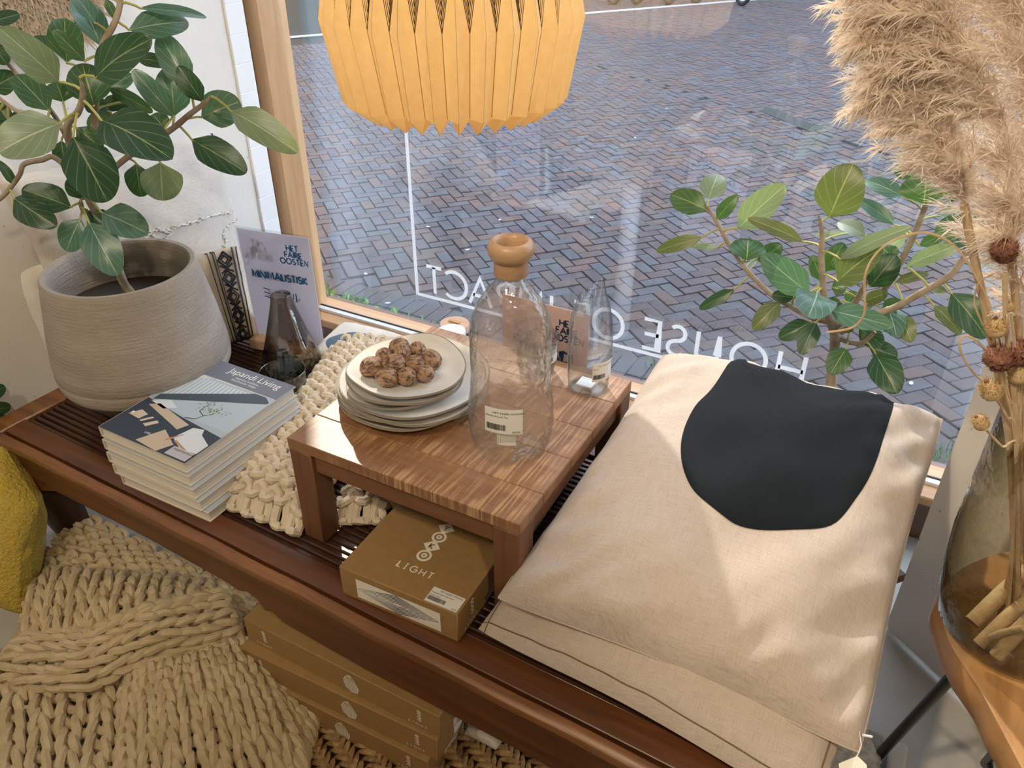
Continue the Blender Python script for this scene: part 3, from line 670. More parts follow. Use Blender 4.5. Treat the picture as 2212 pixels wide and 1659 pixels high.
B = U(1269, 836, ZT+.0008)
cf = thing('glass_carafe', 'clear glass carafe with slanted cut mouth at the back of the low table', 'carafe', B)
pf = prof(B, [(842, 36), (838, 41), (830, 43.5), (800, 46.5), (770, 48.5), (735, 48.5), (705, 47), (680, 43.5), (660, 38.5), (640, 31.5), (622, 26)]); pf[0] = (pf[0][0], .0005)
mb = MB(); mb.lathe(pf, B, 48, True); zt = pf[-1][1]; zl = pf[-2][1]
for p in mb.v[-48:]: p.z = B.z+(zt+zl)/2+.0
rr = RT.copy()
for p in mb.v[-96:]:
    q = (p-B).dot(rr)/pf[-1][0]
    if p.z > B.z+(zl+zt)/2-.001: p.z += .022*q+.004; p.x = B.x+(p.x-B.x)*(1-.16*q); p.y = B.y+(p.y-B.y)*(1-.16*q)
mb.lathe([(pf[2][0]*.98, .009), (pf[1][0]*.9, .006), (.0005, .012)], B, 40)
cfb = build(mb, 'glass_body', m_clear, cf)
sticker(B, 1304, 808, .045, .038, pf[4][0]*1.01, 'price_label', cf, ('Carafe', '14,95'), .0)
mb = MB(); mb.box((B.x-.0, B.y-.005, B.z+.014), (.03, .028, .0008), .0002); build(mb, 'foot_sticker', plain('foil_sticker', (.72, .76, .78), .3, .4), cf)
B = U(1158, 800, ZT+.0008)
tm = thing('glass_tumbler', 'clear drinking glass with paper label behind the big bottle', 'glass', B)
pf = prof(B, [(803, 34), (798, 38), (780, 42), (750, 46), (725, 51)]); pf[0] = (pf[0][0], .0005)
mb = MB(); mb.lathe(shell(pf, .0018), B, 40); build(mb, 'glass_body', m_clear, tm)
sticker(B, 1192, 775, .04, .036, pf[2][0]*1.06, 'price_label', tm, ('Glass', '8,95'))
# ================================================================== SIGN HOLDERS
def sign(name, label, P0, ux, n, W_, H_, paper, ink, big, base_, jp=None, lean=0.0, zb=0):
    """acrylic stand: P0 bottom-left corner, ux to the right, n towards the shop"""
    t = thing(name, label, 'sign', P0)
    up = (Z*cos(lean)-n*sin(lean)).normalized(); nn = ux.cross(up).normalized(); nn = nn if nn.dot(n) > 0 else -nn
    fr = (P0, ux, up, nn)
    mb = MB(); mb.prism(rect(.004, .006, W_-.004, H_-.005), fr, -.0008, .0008); build(mb, 'paper_sheet', paper, t, smooth=False)
    mb = MB(); mb.prism(rect(0, 0, W_, H_), fr, .0012, .0030); mb.prism(rect(0, 0, W_, H_), fr, -.0030, -.0012); build(mb, 'acrylic_front', m_acr, t, smooth=False)
    for sgn in (1, -1):
        f2 = fr if sgn > 0 else (P0+ux*W_, -ux, up, -nn)
        mb = MB(); q = W_/.148
        for k, (tx, wd_) in enumerate((('HET', .5), ('FAIRE', .8), ('OOSTEN', 1))):
            hh = .0098*q; tw = twidth(tx, hh, .22); text(mb, tx, f2, hh, (.0026*q), .24, W_-.014*q-.0495*q/2-tw/2, H_-.032*q-k*.0125*q, .0011)
        hb = (.0125 if len(big) > 9 else .017)*q; tw = twidth(big, hb, .22); text(mb, big, f2, hb, .0035*q, .22, W_/2-tw/2, H_*.585, .0011)
        if jp:
            s = .022*q; x = W_*.24; y = H_*.40
            for pl in ([(0, .95), (.75, .85)], [(.02, .6), (.7, .5)], [(0, .22), (.8, .1)], [(1.35, .75), (2.0, .75)], [(2.35, .8), (3.05, .8), (2.7, .35)], [(2.5, .55), (2.75, .25)], [(3.5, .85), (3.45, .4), (3.25, .1)], [(3.8, .9), (3.8, .15), (4.2, .45)]):
                mb.stroke([(x+a*s*.8, y+b*s) for a, b in pl], .0022*q, f2, .0011)
        build(mb, 'lettering', ink, t, smooth=False, kind='stuff')
    return t, fr
pL = U(541, 757, ZB+.012); pR = U(696, 787, ZB+.012); ux = (pR-pL); wb = ux.length; ux.normalize(); nb = V((ux.y, -ux.x, 0)); nb = nb if nb.dot(CAM-pL) > 0 else -nb
bt_ = U(541, 757, ZB).z
bk = U(724, 758, ZB); thick = (bk-U(696, 787, ZB)).length
P0 = U(541, 754, ZB)-nb*thick*.5; P0 = V((P0.x, P0.y, ZB+.015))
W1 = .202; H1 = UPL(504, 487, P0, nb).z-P0.z
t, fr = sign('sign_holder', 'grey lilac sign reading MINIMALISTISK in acrylic holder on wooden foot', P0, ux, nb, W1, H1, m_lilac, m_blue, 'MINIMALISTISK', None, True, 0)
pa_ = U(541, 754, ZB); M = Matrix.Translation(pa_+ux*wb/2-nb*thick/2+Z*.0152) @ Matrix.Rotation(math.atan2(ux.y, ux.x), 4, 'Z')
mb = MB(); mb.box((0, 0, 0), (wb, thick, .027), .002, M); build(mb, 'wooden_foot', m_pinkwood, t)
y2 = 1.262; trr = UY(1280, 677, y2); P2 = V((trr.x-W1, y2, trr.z-H1)); base_z = ZB
t, fr = sign('sign_holder', 'pink sign reading JAPANDI standing behind the low table and the carafe', P2, X, -Y, W1, H1, m_pink, m_navy, 'JAPANDI', None, False, 0)
mb = MB(); mb.box((P2.x+W1/2, y2, (P2.z-.013+ZB)/2+.007), (wb, thick, P2.z-ZB+.012), .002); build(mb, 'wooden_foot', m_pinkwood, t)
# ================================================================== CANISTERS BEHIND THE TABLE
m_cer = plain('white_ceramic', (.80, .80, .80), .3)
for px, py, hw, lab, lid, y0 in ((975, 714, 31, 'white lidded ceramic canister behind the low table', m_cer, 1.315), (982, 698, 32.5, 'dark canister with pale wooden lid behind the white canister', m_pinkwood, 1.40)):
    T_ = UY(px, py, y0); r = hw*dep(T_)/FPX; b_ = V((T_.x, T_.y, 0)); hz = T_.z
    t = thing('canister', lab, 'canister', b_)
    mb = MB(); mb.lathe([(.0005, 0), (r*.92, 0), (r*.95, .01), (r*.95, hz-.02), (r*.9, hz-.018), (.0005, hz-.018)], b_, 36); build(mb, 'body', m_cer if lid is m_cer else m_gask, t)
    mb = MB(); mb.lathe([(r, hz-.0175), (r*1.0, hz-.004), (r*.97, hz), (.0005, hz)], b_, 36); ld = build(mb, 'lid', lid, t)
    if lid is not m_cer: mb = MB(); mb.box(b_+V((-.002, .004, hz+.002)), (r*.85, .011, .004), .001); build(mb, 'lid_handle', m_frame, ld)
# ================================================================== BOOKS
m_page = plain('page_block', (.70, .66, .60), .9, c2=(.62, .58, .51), sc=1, stretch=(1, 1, 900), lo=.4, hi=.6)
m_cov = plain('grey_cover', (.42, .44, .46), .5); m_cov2 = plain('cream_cover', (.60, .54, .45), .6)
P_FL, P_FR, P_BR, P_BL = (V(p)*.8 for p in ((-1.631, .883, 0), (-1.334, .880, 0), (-1.329, 1.247, 0), (-1.618, 1.253, 0)))
bw, bh, bth = .2375, .2945, .0236
BOOK = []
def book(loc, rz, label):
    t = thing('book', label, 'book', loc, rz, 'coffee table books in the stack')
    mb = MB(); mb.box((bw/2, bh/2, .0014), (bw, bh, .0026), .0006); mb.box((bw/2, bh/2, bth-.0014), (bw, bh, .0026), .0006); mb.box((.0013, bh/2, bth/2), (.0026, bh, bth), .0008); build(mb, 'cover', m_cov2, t, local=True)
    mb = MB(); mb.box((bw/2, bh/2, bth/2), (bw-.008, bh-.008, bth-.0056), .0005); build(mb, 'page_block', m_page, t, local=True, smooth=False); return t
offs = ((.040, -.012, .03), (.028, -.014, .02), (.018, -.012, .012), (.008, -.006, .006), (0, 0, 0)); LB = ('bottom', 'second from the bottom', 'middle', 'second from the top')
for i in range(5):
    lab = 'hardcover interior design book, %s of the five stacked by the pot' % LB[i] if i < 4 else 'grey book titled Japandi Living on top of the book stack by the pot'
    loc = V((P_FL.x+offs[i][0], P_FL.y+offs[i][1], ZB+.0020+i*(bth+.0003))); t = book(loc, offs[i][2]*.6-.004, lab)
    topc = plain('cover_%d' % i, (.38, .42, .46) if i < 4 else (.30, .32, .35), .35)
    f2 = (V((0, 0, bth+.0002)), X, Y, Z)
    if i < 4:
        mb = MB(); mb.flat(rect(.002, .002, bw-.001, bh-.001), f2); build(mb, 'cover_print', topc, t, local=True, smooth=False)
def pr(name, pts, c, h, par, rough=.35):
    m = plain('print_'+name, c, rough); many = len(pts) > 3
    for k, q in enumerate(pts):
        if k == 0 or not many: mb = MB()
        mb.flat(q, f2, h)
        if not many or k == len(pts)-1: build(mb, name, m, par, local=True, smooth=False, kind='stuff' if many else None)
q = lambda u, v: (u*bw, v*bh)
def Q(*p): return [q(*a) for a in p]
pr('cover_ground', [Q((.01, .0), (1, .0), (1, 1), (.01, 1))], (.36, .42, .47), .0001, t)
pr('title_band', [Q((.06, .80), (1, .80), (1, 1), (.06, 1))], (.155, .165, .21), .0003, t)
pr('wall_tone', [Q((.06, .36), (1, .36), (1, .80), (.06, .80))], (.40, .47, .52), .0003, t)
pr('stair_side', [Q((.06, .47), (.78, .79), (.9, .79), (.98, .75), (.98, .73), (.06, .40))], (.055, .075, .10), .0006, t)
pr('stair_rails', [Q((.08+i*.042, .47+i*.0165), (.095+i*.042, .475+i*.0165), (.095+i*.040, .77), (.08+i*.040, .77)) for i in range(18)], (.62, .66, .70), .0005, t)
pr('stair_ceiling', [Q((.06, .72), (.3, .79), (.06, .79)), Q((.3, .785), (.98, .795), (.98, .80), (.3, .80))], (.62, .60, .57), .0007, t)
pr('floor_tone', [Q((.01, .0), (1, .0), (1, .30), (.52, .34), (.01, .40))], (.035, .05, .075), .0004, t)
pr('print_table', [Q((.10, .34), (.18, .385), (.64, .30), (.60, .225), (.52, .245)), Q((.42, .02), (.68, .0), (.74, .10), (.52, .19))], (.50, .40, .30), .0008, t)
pr('print_sofa', [Q((.66, .155), (.70, .29), (.80, .31), (.84, .26), (.99, .20), (.99, .10), (.82, .09)), Q((.08, .38), (.22, .45), (.36, .40), (.26, .35))], (.60, .63, .66), .0008, t)
pr('print_books', [Q((.06, .20), (.12, .275), (.22, .255), (.20, .19)), Q((.22, .185), (.28, .25), (.31, .245), (.25, .175)), Q((.29, .165), (.36, .235), (.40, .22), (.34, .15))], (.56, .46, .36), .0008, t)
pr('print_leg', [Q((.62, .12), (.70, .21), (.71, .205), (.64, .105)), Q((.70, .13), (.99, .055), (.99, .07), (.71, .145))], (.45, .24, .12), .0009, t)
rl = random.Random(5); lv = []
for i in range(60):
    a, b_ = rl.gauss(.60, .075), rl.gauss(.50, .028); s = rl.uniform(.008, .018); lv.append(Q((a, b_), (a+s, b_+s*.4), (a+s*.4, b_+s)))
pr('print_foliage', lv, (.13, .26, .14), .0010, t)
mb = MB(); mb.stroke([q(.52, .345), q(.62, .375), q(.64, .42), q(.56, .45), q(.55, .50)], .0014, f2, .0009); mb.stroke([q(.64, .42), q(.7, .47)], .0012, f2, .0009); build(mb, 'print_branch', m_ink, t, local=True, smooth=False, kind='stuff')
mb = MB(); btext(mb, 'Japandi Living', f2, .0265, .30*bw, .905*bh, .0006); btext(mb, 'Japanese tradition.', f2, .0088, .44*bw, .868*bh, .0006); btext(mb, 'Scandinavian design.', f2, .0088, .42*bw, .838*bh, .0006); btext(mb, 'LAILA', f2, .008, .40*bw, .10*bh, .0006); mb.flat(Q((.07, .215), (.10, .215), (.10, .235), (.07, .235)), f2, .0012); build(mb, 'title', m_paper, t, local=True, smooth=False, kind='stuff')
mb = MB(); mb.flat(Q((.76, .012), (.985, .012), (.985, .095), (.76, .095)), f2, .0011); st_ = build(mb, 'sticker', m_lilac, t, local=True, smooth=False)
mb = MB(); btext(mb, 'INKIJKEXEMPLAAR', f2, .0065, .78*bw, .067*bh, .0014); build(mb, 'print', m_ink, st_, local=True, smooth=False, kind='stuff')
# ================================================================== SMOKE CARAFE AND GREY TUMBLER ON THE BENCH
B = U(634, 797, ZB+.002)
t = thing('smoke_carafe', 'smoky brown conical glass carafe in front of the lilac sign', 'carafe', B)
pf = prof(B, [(806, 52), (800, 60), (785, 63.5), (765, 60), (740, 52), (716, 43.5), (690, 35.5), (665, 28), (648, 23.5), (636, 22)]); pf[0] = (pf[0][0], .0005)
mb = MB(); mb.lathe(shell(pf, .002), B, 48); build(mb, 'glass_body', m_smoke, t)
B = U(622, 868, ZB+.002)
t = thing('grey_tumbler', 'grey hammered glass tumbler between the books and smoke carafe', 'glass', B)
pf = prof(B, [(874, 36), (868, 40), (840, 45), (800, 49)]); pf[0] = (pf[0][0], .0005)
mb = MB(); mb.lathe(shell(pf, .002), B, 44); build(mb, 'glass_body', m_greyg, t)
# ================================================================== KNITTED THROWS
def knit(par, surf, rows, st, r, side, mat, seed=0, seg=13, amp=.85, off=0):
    """rows of interlocking rope loops laid on surf(u,v)->(P,N); each row of rope is a part"""
    rnd = random.Random(seed)
    for j in range(rows):
        path = []; v0 = (j+.5)/rows; n = st*seg
        for q in range(n+1):
            i = q/seg; tt = 2*pi*(q % seg)/seg; jt = .22*noise.noise(V((i*.9, j*.8, seed)))
            u = (i+.165*sin(2*tt))/st+jt/st; v = v0+amp/rows*cos(tt)*.98*(1+jt)
            P, Nn = surf(min(1.02, max(-.02, u)), min(1.02, max(-.02, v)))
            path.append(P+Nn*(off-side*r*.85*cos(2*tt)+r*.15*noise.noise(V((i*2, j, 3+seed)))))
        mb = MB(); mb.tube(path, r, 7, True); build(mb, 'yarn_row', mat, par)
def nsurf(f):
    def g(u, v):
        P = f(u, v); e = .01; a = f(min(1, u+e), v)-f(max(0, u-e), v); b = f(u, min(1, v+e))-f(u, max(0, v-e)); n = a.cross(b)
        n = n.normalized() if n.length > 1e-12 else Z
        if n.dot(CAM-P) < 0: n = -n
        return P, n
    return g
TR = thing('knitted_throw', 'cream chunky knitted throw running under the low table beside the books', 'throw', (U(560, 1080, ZB).x, U(560, 1080, ZB).y, ZB))
fl, bl_ = U(492, 1088, ZB+.012), U(722, 768, ZB+.012)
fl2, bl2 = U(652, 1150, ZB+.012), U(860, 770, ZB+.012)
def th1(u, v):
    a = fl.lerp(bl_, v); b = fl2.lerp(bl2, v); b = V((min(b.x, -.852), b.y, b.z)) if v > .06 else b
    p = a.lerp(b, u); e = min(1, (v/.16)) if v < .16 else 1
    p.z = ZB+.010+.050*(max(0, 1-abs(2*u-1)**3.2))**.55*(max(.0, 1-(1-e)**2))**.5; return p
knit(TR, nsurf(th1), 19, 5, .0086, -1, m_rope, 2)
q0, q1, q2, q3 = U(722, 1128, ZB+.01), U(838, 1128, ZB+.01), U(905, 985, ZB+.01), U(800, 985, ZB+.01)
def th2(u, v):
    p = q0.lerp(q1, u).lerp(q3.lerp(q2, u), v); e = min(1, v/.25)
    p.z = ZB+.010+.046*(max(0, 1-abs(2*u-1)**3))**.5*(max(0, 1-(1-e)**2))**.5; return p
knit(TR, nsurf(th2), 8, 3, .0088, -1, m_rope, 5)
# heap on the floor
TF = thing('knitted_throw', 'big beige chunky knitted throw heaped on the floor before the bench', 'throw', (U(300, 1450, 0).x, U(300, 1450, 0).y, 0))
def quad(c, dome, seed, ex=2.2):
    C = [U(px, py, z) for px, py, z in c]
    def f(u, v):
        p = C[3].lerp(C[2], u).lerp(C[0].lerp(C[1], u), v)
        p = p+Z*(dome*(max(0, 1-abs(2*u-1)**ex)*max(0, 1-abs(2*v-1)**ex))**.6+.008*noise.noise(V((u*3, v*3, seed)))); return p
    return nsurf(f)
# corners: top-left, top-right, bottom-right, bottom-left (pixel, height)
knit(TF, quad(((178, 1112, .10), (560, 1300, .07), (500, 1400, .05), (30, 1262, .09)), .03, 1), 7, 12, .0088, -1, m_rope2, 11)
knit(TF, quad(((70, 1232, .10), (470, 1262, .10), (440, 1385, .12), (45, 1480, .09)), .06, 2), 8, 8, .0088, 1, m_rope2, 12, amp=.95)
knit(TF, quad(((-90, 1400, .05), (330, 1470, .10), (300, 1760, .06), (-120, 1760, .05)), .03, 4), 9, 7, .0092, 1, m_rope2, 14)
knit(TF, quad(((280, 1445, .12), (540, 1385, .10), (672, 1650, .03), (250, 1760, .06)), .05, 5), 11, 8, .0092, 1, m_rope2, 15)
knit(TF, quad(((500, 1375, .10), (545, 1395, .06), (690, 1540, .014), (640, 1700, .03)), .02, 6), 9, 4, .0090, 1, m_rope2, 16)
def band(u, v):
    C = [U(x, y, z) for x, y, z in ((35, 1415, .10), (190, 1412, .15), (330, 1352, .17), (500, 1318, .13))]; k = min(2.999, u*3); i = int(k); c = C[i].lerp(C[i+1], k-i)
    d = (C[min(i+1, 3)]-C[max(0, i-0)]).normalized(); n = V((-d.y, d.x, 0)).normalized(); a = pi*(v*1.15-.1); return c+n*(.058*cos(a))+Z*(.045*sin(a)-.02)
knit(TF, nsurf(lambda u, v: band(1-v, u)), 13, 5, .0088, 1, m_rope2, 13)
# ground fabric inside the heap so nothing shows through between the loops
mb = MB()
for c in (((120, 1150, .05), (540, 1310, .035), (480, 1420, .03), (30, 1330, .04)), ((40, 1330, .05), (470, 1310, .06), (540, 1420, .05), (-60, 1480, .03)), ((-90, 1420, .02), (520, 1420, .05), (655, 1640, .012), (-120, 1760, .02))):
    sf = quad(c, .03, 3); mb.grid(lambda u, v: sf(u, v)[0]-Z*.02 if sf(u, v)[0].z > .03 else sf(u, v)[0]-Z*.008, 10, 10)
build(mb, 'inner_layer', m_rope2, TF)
# ================================================================== SEAGRASS RUG
RG = thing('seagrass_rug', 'braided brown seagrass rug under the boxes and knitted throw', 'rug', (U(800, 1500, 0).x, U(800, 1500, 0).y, 0))
g0 = U(470, 1290, 0); ang = math.radians(-24); gx_ = V((cos(ang), sin(ang), 0)); gy_ = V((-sin(ang), cos(ang), 0))
O_ = U(760, 1480, .0)
for j in range(-10, 12):
    mb = MB(); pit = .041
    for i in range(-42, 44):
        c = O_+gx_*(i*.0175)+gy_*(j*pit)
        if not (-.49 < i*.0175 < .61 and -.42 < j*pit < .43): continue
        for s in (-1, 1):
            a = c+gx_*(-.012)+gy_*(s*.0195)+Z*.006; b = c+gx_*(.019)+gy_*(s*-.004)+Z*(.013+(.002 if s > 0 else 0)); m_ = (a+b)/2+Z*.0065+gx_*.003
            r_ = random.uniform(.0050, .0064)
            mb.tube([a, a.lerp(m_, .5)+Z*.002, m_, m_.lerp(b, .5)+Z*.001, b], [.003, r_, r_*1.1, r_*.95, .0035], 6, True, .8)
    if mb.v: build(mb, 'braid', m_sea, RG)
mb = MB(); mb.prism([(-.5, -.43), (.62, -.43), (.62, .44), (-.5, .44)], (O_, gx_, gy_, Z), .0005, .004); build(mb, 'backing', m_dark, RG, smooth=False)
# ================================================================== KRAFT LAMP BOXES
def logo(mb, mbk, fr, x, y, s):
    """four stacked badges: diamond, ring, diamond, ring read from the top"""
    for k, ch in enumerate(('O', 'K', 'O', 'Y')):
        cy = y+k*s*.92; a = math.radians(14)
        if ch == 'O':
            mb.flat([(x+s*.5*cos(t_*pi/12), cy+s*.5*sin(t_*pi/12)) for t_ in range(24)], fr, .0003)
            mbk.stroke([(x+s*.27*cos(t_*pi/10), cy+s*.27*sin(t_*pi/10)) for t_ in range(20)], s*.13, fr, .0006, True); mbk.flat([(x+s*.07*cos(t_*pi/4), cy+s*.07*sin(t_*pi/4)) for t_ in range(8)], fr, .0006)
        else:
            mb.flat([(x+s*.62*cos(a*.0+t_*pi/2), cy+s*.56*sin(t_*pi/2)) for t_ in range(4)], fr, .0004); text(mbk, ch, fr, s*.42, s*.11, 0, x-s*.13, cy-s*.21, .0007)
def rhombs(mb, fr, x, y, w_, h_, n=6):
    for k in range(n):
        q = 1-k*.155; mb.stroke([(x-w_/2*q, y), (x, y+h_/2*q), (x+w_/2*q, y), (x, y-h_/2*q)], .0016, fr, .0005, True)
def kraft_box(name, label, FLp, ux, W_, L_, H_, group, front):
    """box with lid: FLp bottom front-left corner, ux along the front"""
    rz = math.atan2(ux.y, ux.x); t = thing(name, label, 'box', FLp, rz, group)
    mb = MB(); mb.box((W_/2, L_/2, H_*.48), (W_-.003, L_-.003, H_*.95), .0012); build(mb, 'tray', m_kraft, t, local=True)
    mb = MB(); mb.box((W_/2, L_/2, H_/2+.0015), (W_, L_, H_-.003), .0016); build(mb, 'lid', m_kraft, t, local=True)
    f0 = (V((0, -.0004, 0)), X, Z, -Y); f1 = (V((W_+.0004, 0, 0)), Y, Z, X); f2 = (V((0, 0, H_+.0004)), X, Y, Z)
    cr, bk = MB(), MB()
    if front == 'short':
        mb = MB(); mb.flat(rect(W_*.145, H_*.16, W_*.86, H_*.80), f0); lb = build(mb, 'pattern_label', m_cream, t, local=True, smooth=False)
        mb = MB(); rhombs(mb, f0, W_*.50, H_*.48, W_*.69, H_*.61); build(mb, 'rhombus_print', m_navy, lb, local=True, smooth=False, kind='stuff')
        logo(cr, bk, f2, .1128, .0835, .0262); text(cr, 'LIGHT', f2, .0125, .0022, .55, .0845, .0435, .0004, serif=True)
        logo(cr, bk, f1, .045, H_*.42, .0095); text(cr, 'LIGHT', f1, .0065, .0012, .7, .020, H_*.17, .0004, serif=True)
        mb = MB(); mb.flat(rect(.1635, .0020, .2215, .0330), f2, .0004); pl_ = build(mb, 'price_label', m_paper, t, local=True, smooth=False)
        mb = MB(); x_ = .1655; btext(mb, 'HET FAIRE OOSTEN', f2, .0046, x_+.012, .0270, .0008); btext(mb, 'Hanging Lamp Yoko Paper', f2, .0038, x_, .0215, .0008); btext(mb, 'Ochre Yellow', f2, .0034, x_, .0160, .0008); barcode(mb, f2, x_, .0065, .031, .0080, .0008); btext(mb, '43,95', f2, .0042, x_+.045, .0038, .0008); build(mb, 'print', m_ink, pl_, local=True, smooth=False, kind='stuff')
    else:
        for x_ in (.050, W_-.042): logo(cr, bk, f0, x_, H_*.44, .0085); text(cr, 'LIGHT', f0, .0062, .0011, .75, x_-.023, H_*.19, .0004, serif=True)
        cx_ = W_*.57; pts = [(0, -.025), (.014, -.022), (.019, -.006), (.010, .014), (.002, .024), (-.008, .018), (-.016, .004), (-.014, -.016)]
        for a in range(9):
            k = (a-4)/4.2; bk.stroke([(cx_+k*.006, H_*.5+.018), (cx_+k*.016, H_*.5-.002), (cx_+k*.012, H_*.5-.020)], .0008, f0, .0008)
        cr.flat([(cx_+a, H_*.5+b) for a, b in pts], f0, .0004)
        mb = MB(); mb.flat(rect(L_*.25, H_*.12, L_*.75, H_*.84), f1); lb = build(mb, 'pattern_label', m_cream, t, local=True, smooth=False)
        mb = MB(); rhombs(mb, f1, L_*.5, H_*.48, L_*.48, H_*.68); build(mb, 'rhombus_print', m_navy, lb, local=True, smooth=False, kind='stuff')
    build(cr, 'print', m_cream, t, local=True, smooth=False, kind='stuff'); build(bk, 'print_detail', m_kraft, t, local=True, smooth=False, kind='stuff'); return t
A_ = U(741, 1284, ZB+.002); B_ = U(991, 1390, ZB+.002); BW, BH_ = (B_-A_).length, .066
kraft_box('lamp_box', 'brown lamp box with rhombus label on the bench under the low table', A_, (B_-A_).normalized(), BW, .43, BH_, 'kraft lamp boxes', 'short')
zt = .2045; BXL = .450
for i, (a, b, lab) in enumerate((((505, 1440), (930, 1650), 'bottom brown lamp box of the three stacked on the rug under the bench'), ((516.5, 1398), (944, 1600), 'middle brown lamp box of the stack under the bench'), ((527.5, 1336.6), (943.7, 1547), 'top brown lamp box of the stack under the bench'))):
    zz = zt-(2-i)*(BH_+.001); p, q_ = U(*a, zz), U(*b, zz); ux = (q_-p).normalized(); m_ = (p+q_)/2
    kraft_box('lamp_box', lab, V((m_.x, m_.y, 0))-V((ux.x, ux.y, 0))*BXL/2+Z*(zz-BH_), ux, BXL, BW, BH_, 'kraft lamp boxes', 'long')
# ================================================================== CUSHIONS
def csurf(FL, FR, BR_, BL_, thick, pin=.10, seed=0, wr=.006, ex=.5, up=None, bot=.5, sag=None, rnd=.16):
    N0 = (FR-FL).cross(BL_-FL).normalized()
    if up and N0.dot(up) < 0: N0 = -N0
    def f(u, v, s):
        ca = sqrt(1-rnd*(2*v-1)**4/2); cb = sqrt(1-rnd*(2*u-1)**4/2); a = .5+(u-.5)*(1-pin*(1-(2*v-1)**2))*ca; b = .5+(v-.5)*(1-pin*(1-(2*u-1)**2))*cb
        p = FL.lerp(FR, a).lerp(BL_.lerp(BR_, a), b)
        hh = (max(0, 1-(2*u-1)**2)*max(0, 1-(2*v-1)**2))
        k = thick*(hh**ex)*(1-bot if s > 0 else bot)
        cw = (abs(2*u-1)*abs(2*v-1))**1.5; ew = max(abs(2*u-1), abs(2*v-1))**4
        w_ = wr*min(1, hh*9)*(noise.noise(V((u*5, v*5, seed+s)))*.8+(cw*1.8+ew*.7)*noise.noise(V(((u-v)*11, (u+v)*5, seed*2+s))))
        p = p+N0*(s*k+w_)
        if sag: p = p+Z*sag(u, v)
        return p
    return f
def cushion(name, label, f, mat, cat='cushion', n=44, group=None, loc=None):
    c = f(.5, .5, -1); t = thing(name, label, cat, loc or c, 0, group); mb = MB()
    mb.grid(lambda u, v: f(u, v, 1), n, n); mb.grid(lambda u, v: f(u, v, -1), n, n, True)
    build(mb, 'cover', mat, t, ang=180); return t
def seam(f, mat, par, r=.0018, name='seam', d=.0):
    pth = [f(i/40, d, 1) for i in range(41)]+[f(1-d, i/40, 1) for i in range(41)]+[f(1-i/40, 1-d, 1) for i in range(41)]+[f(d, 1-i/40, 1) for i in range(41)]
    mb = MB(); mb.tube(pth, r, 6, False); build(mb, name, mat, par)
m_thread = plain('brown_thread', (.16, .10, .06), .9)
fL = csurf(U(1010, 1366, .428), U(1775, 1790, .420), U(2010, 1030, .500), U(1400, 860, .50), .125, .06, 3, .007, .42, Z, .38)
cl = cushion('linen_cushion', 'beige linen cushion lying below the black-patched one on the bench', fL, m_linen, group='linen cushions'); seam(fL, m_thread, cl, .0011, d=.022)
fT = csurf(U(1052, 1300, .495), U(1870, 1655, .460), U(2052, 898, .600), U(1428, 756, .615), .165, .070, 8, .016, .40, Z, .35)
ct = cushion('linen_cushion', 'top beige linen cushion with big black half-round patch by the window', fT, m_linen, group='linen cushions', n=60); seam(fT, m_linen, ct, .0014)
def inv(f, px, py, u=.6, v=.6):
    for _ in range(30):
        p = PJ(f(u, v, 1)); e = .004; pu = PJ(f(u+e, v, 1)); pv = PJ(f(u, v+e, 1))
        a, b, c, d = (pu[0]-p[0])/e, (pv[0]-p[0])/e, (pu[1]-p[1])/e, (pv[1]-p[1])/e; D_ = a*d-b*c
        if abs(D_) < 1e-6: break
        x, y = px-p[0], py-p[1]; u += max(-.1, min(.1, (d*x-b*y)/D_)); v += max(-.1, min(.1, (a*y-c*x)/D_)); u = min(.995, max(.005, u)); v = min(.995, max(.005, v))
    return u, v
def patch(f, poly, name, mat, par, off=.0012, rings=14, sub=6):
    uv = [inv(f, *p) for p in poly]; n = len(uv); fine = []
    for i in range(n):                         # Catmull-Rom through the outline
        a, b, c, d = (V(uv[(i+k) % n]) for k in (-1, 0, 1, 2))
        for s in range(sub): t_ = s/sub; fine.append(.5*((2*b)+(c-a)*t_+(2*a-5*b+4*c-d)*t_**2+(3*b-a-3*c+d)*t_**3))
    cen = sum(fine, V((0, 0)))/len(fine); mb = MB(); m_ = len(fine); vs = []
    for j in range(rings+1):
        for p in fine:
            q_ = cen.lerp(p, 1-j/rings) if j < rings else cen; e = .01; P = f(q_.x, q_.y, 1)
            nn = (f(min(1, q_.x+e), q_.y, 1)-P).cross(f(q_.x, min(1, q_.y+e), 1)-P); nn = nn.normalized() if nn.length > 1e-12 else Z; nn = nn if nn.dot(CAM-P) > 0 else -nn
            vs.append(P+nn*(off if j else off*.2))
    mb.add(vs, [[j*m_+k, j*m_+(k+1) % m_, (j+1)*m_+(k+1) % m_, (j+1)*m_+k] for j in range(rings) for k in range(m_)]); return build(mb, name, mat, par, ang=180)
patch(fT, [(1590, 770), (1600, 772), (1700, 800), (1800, 825), (1925, 865), (1932, 868), (1928, 885), (1910, 940), (1885, 1015), (1850, 1075), (1795, 1135), (1700, 1145), (1610, 1140), (1560, 1113), (1500, 1062), (1473, 1000), (1474, 940), (1500, 880), (1545, 830)], 'black_patch', m_black, ct, .0034)
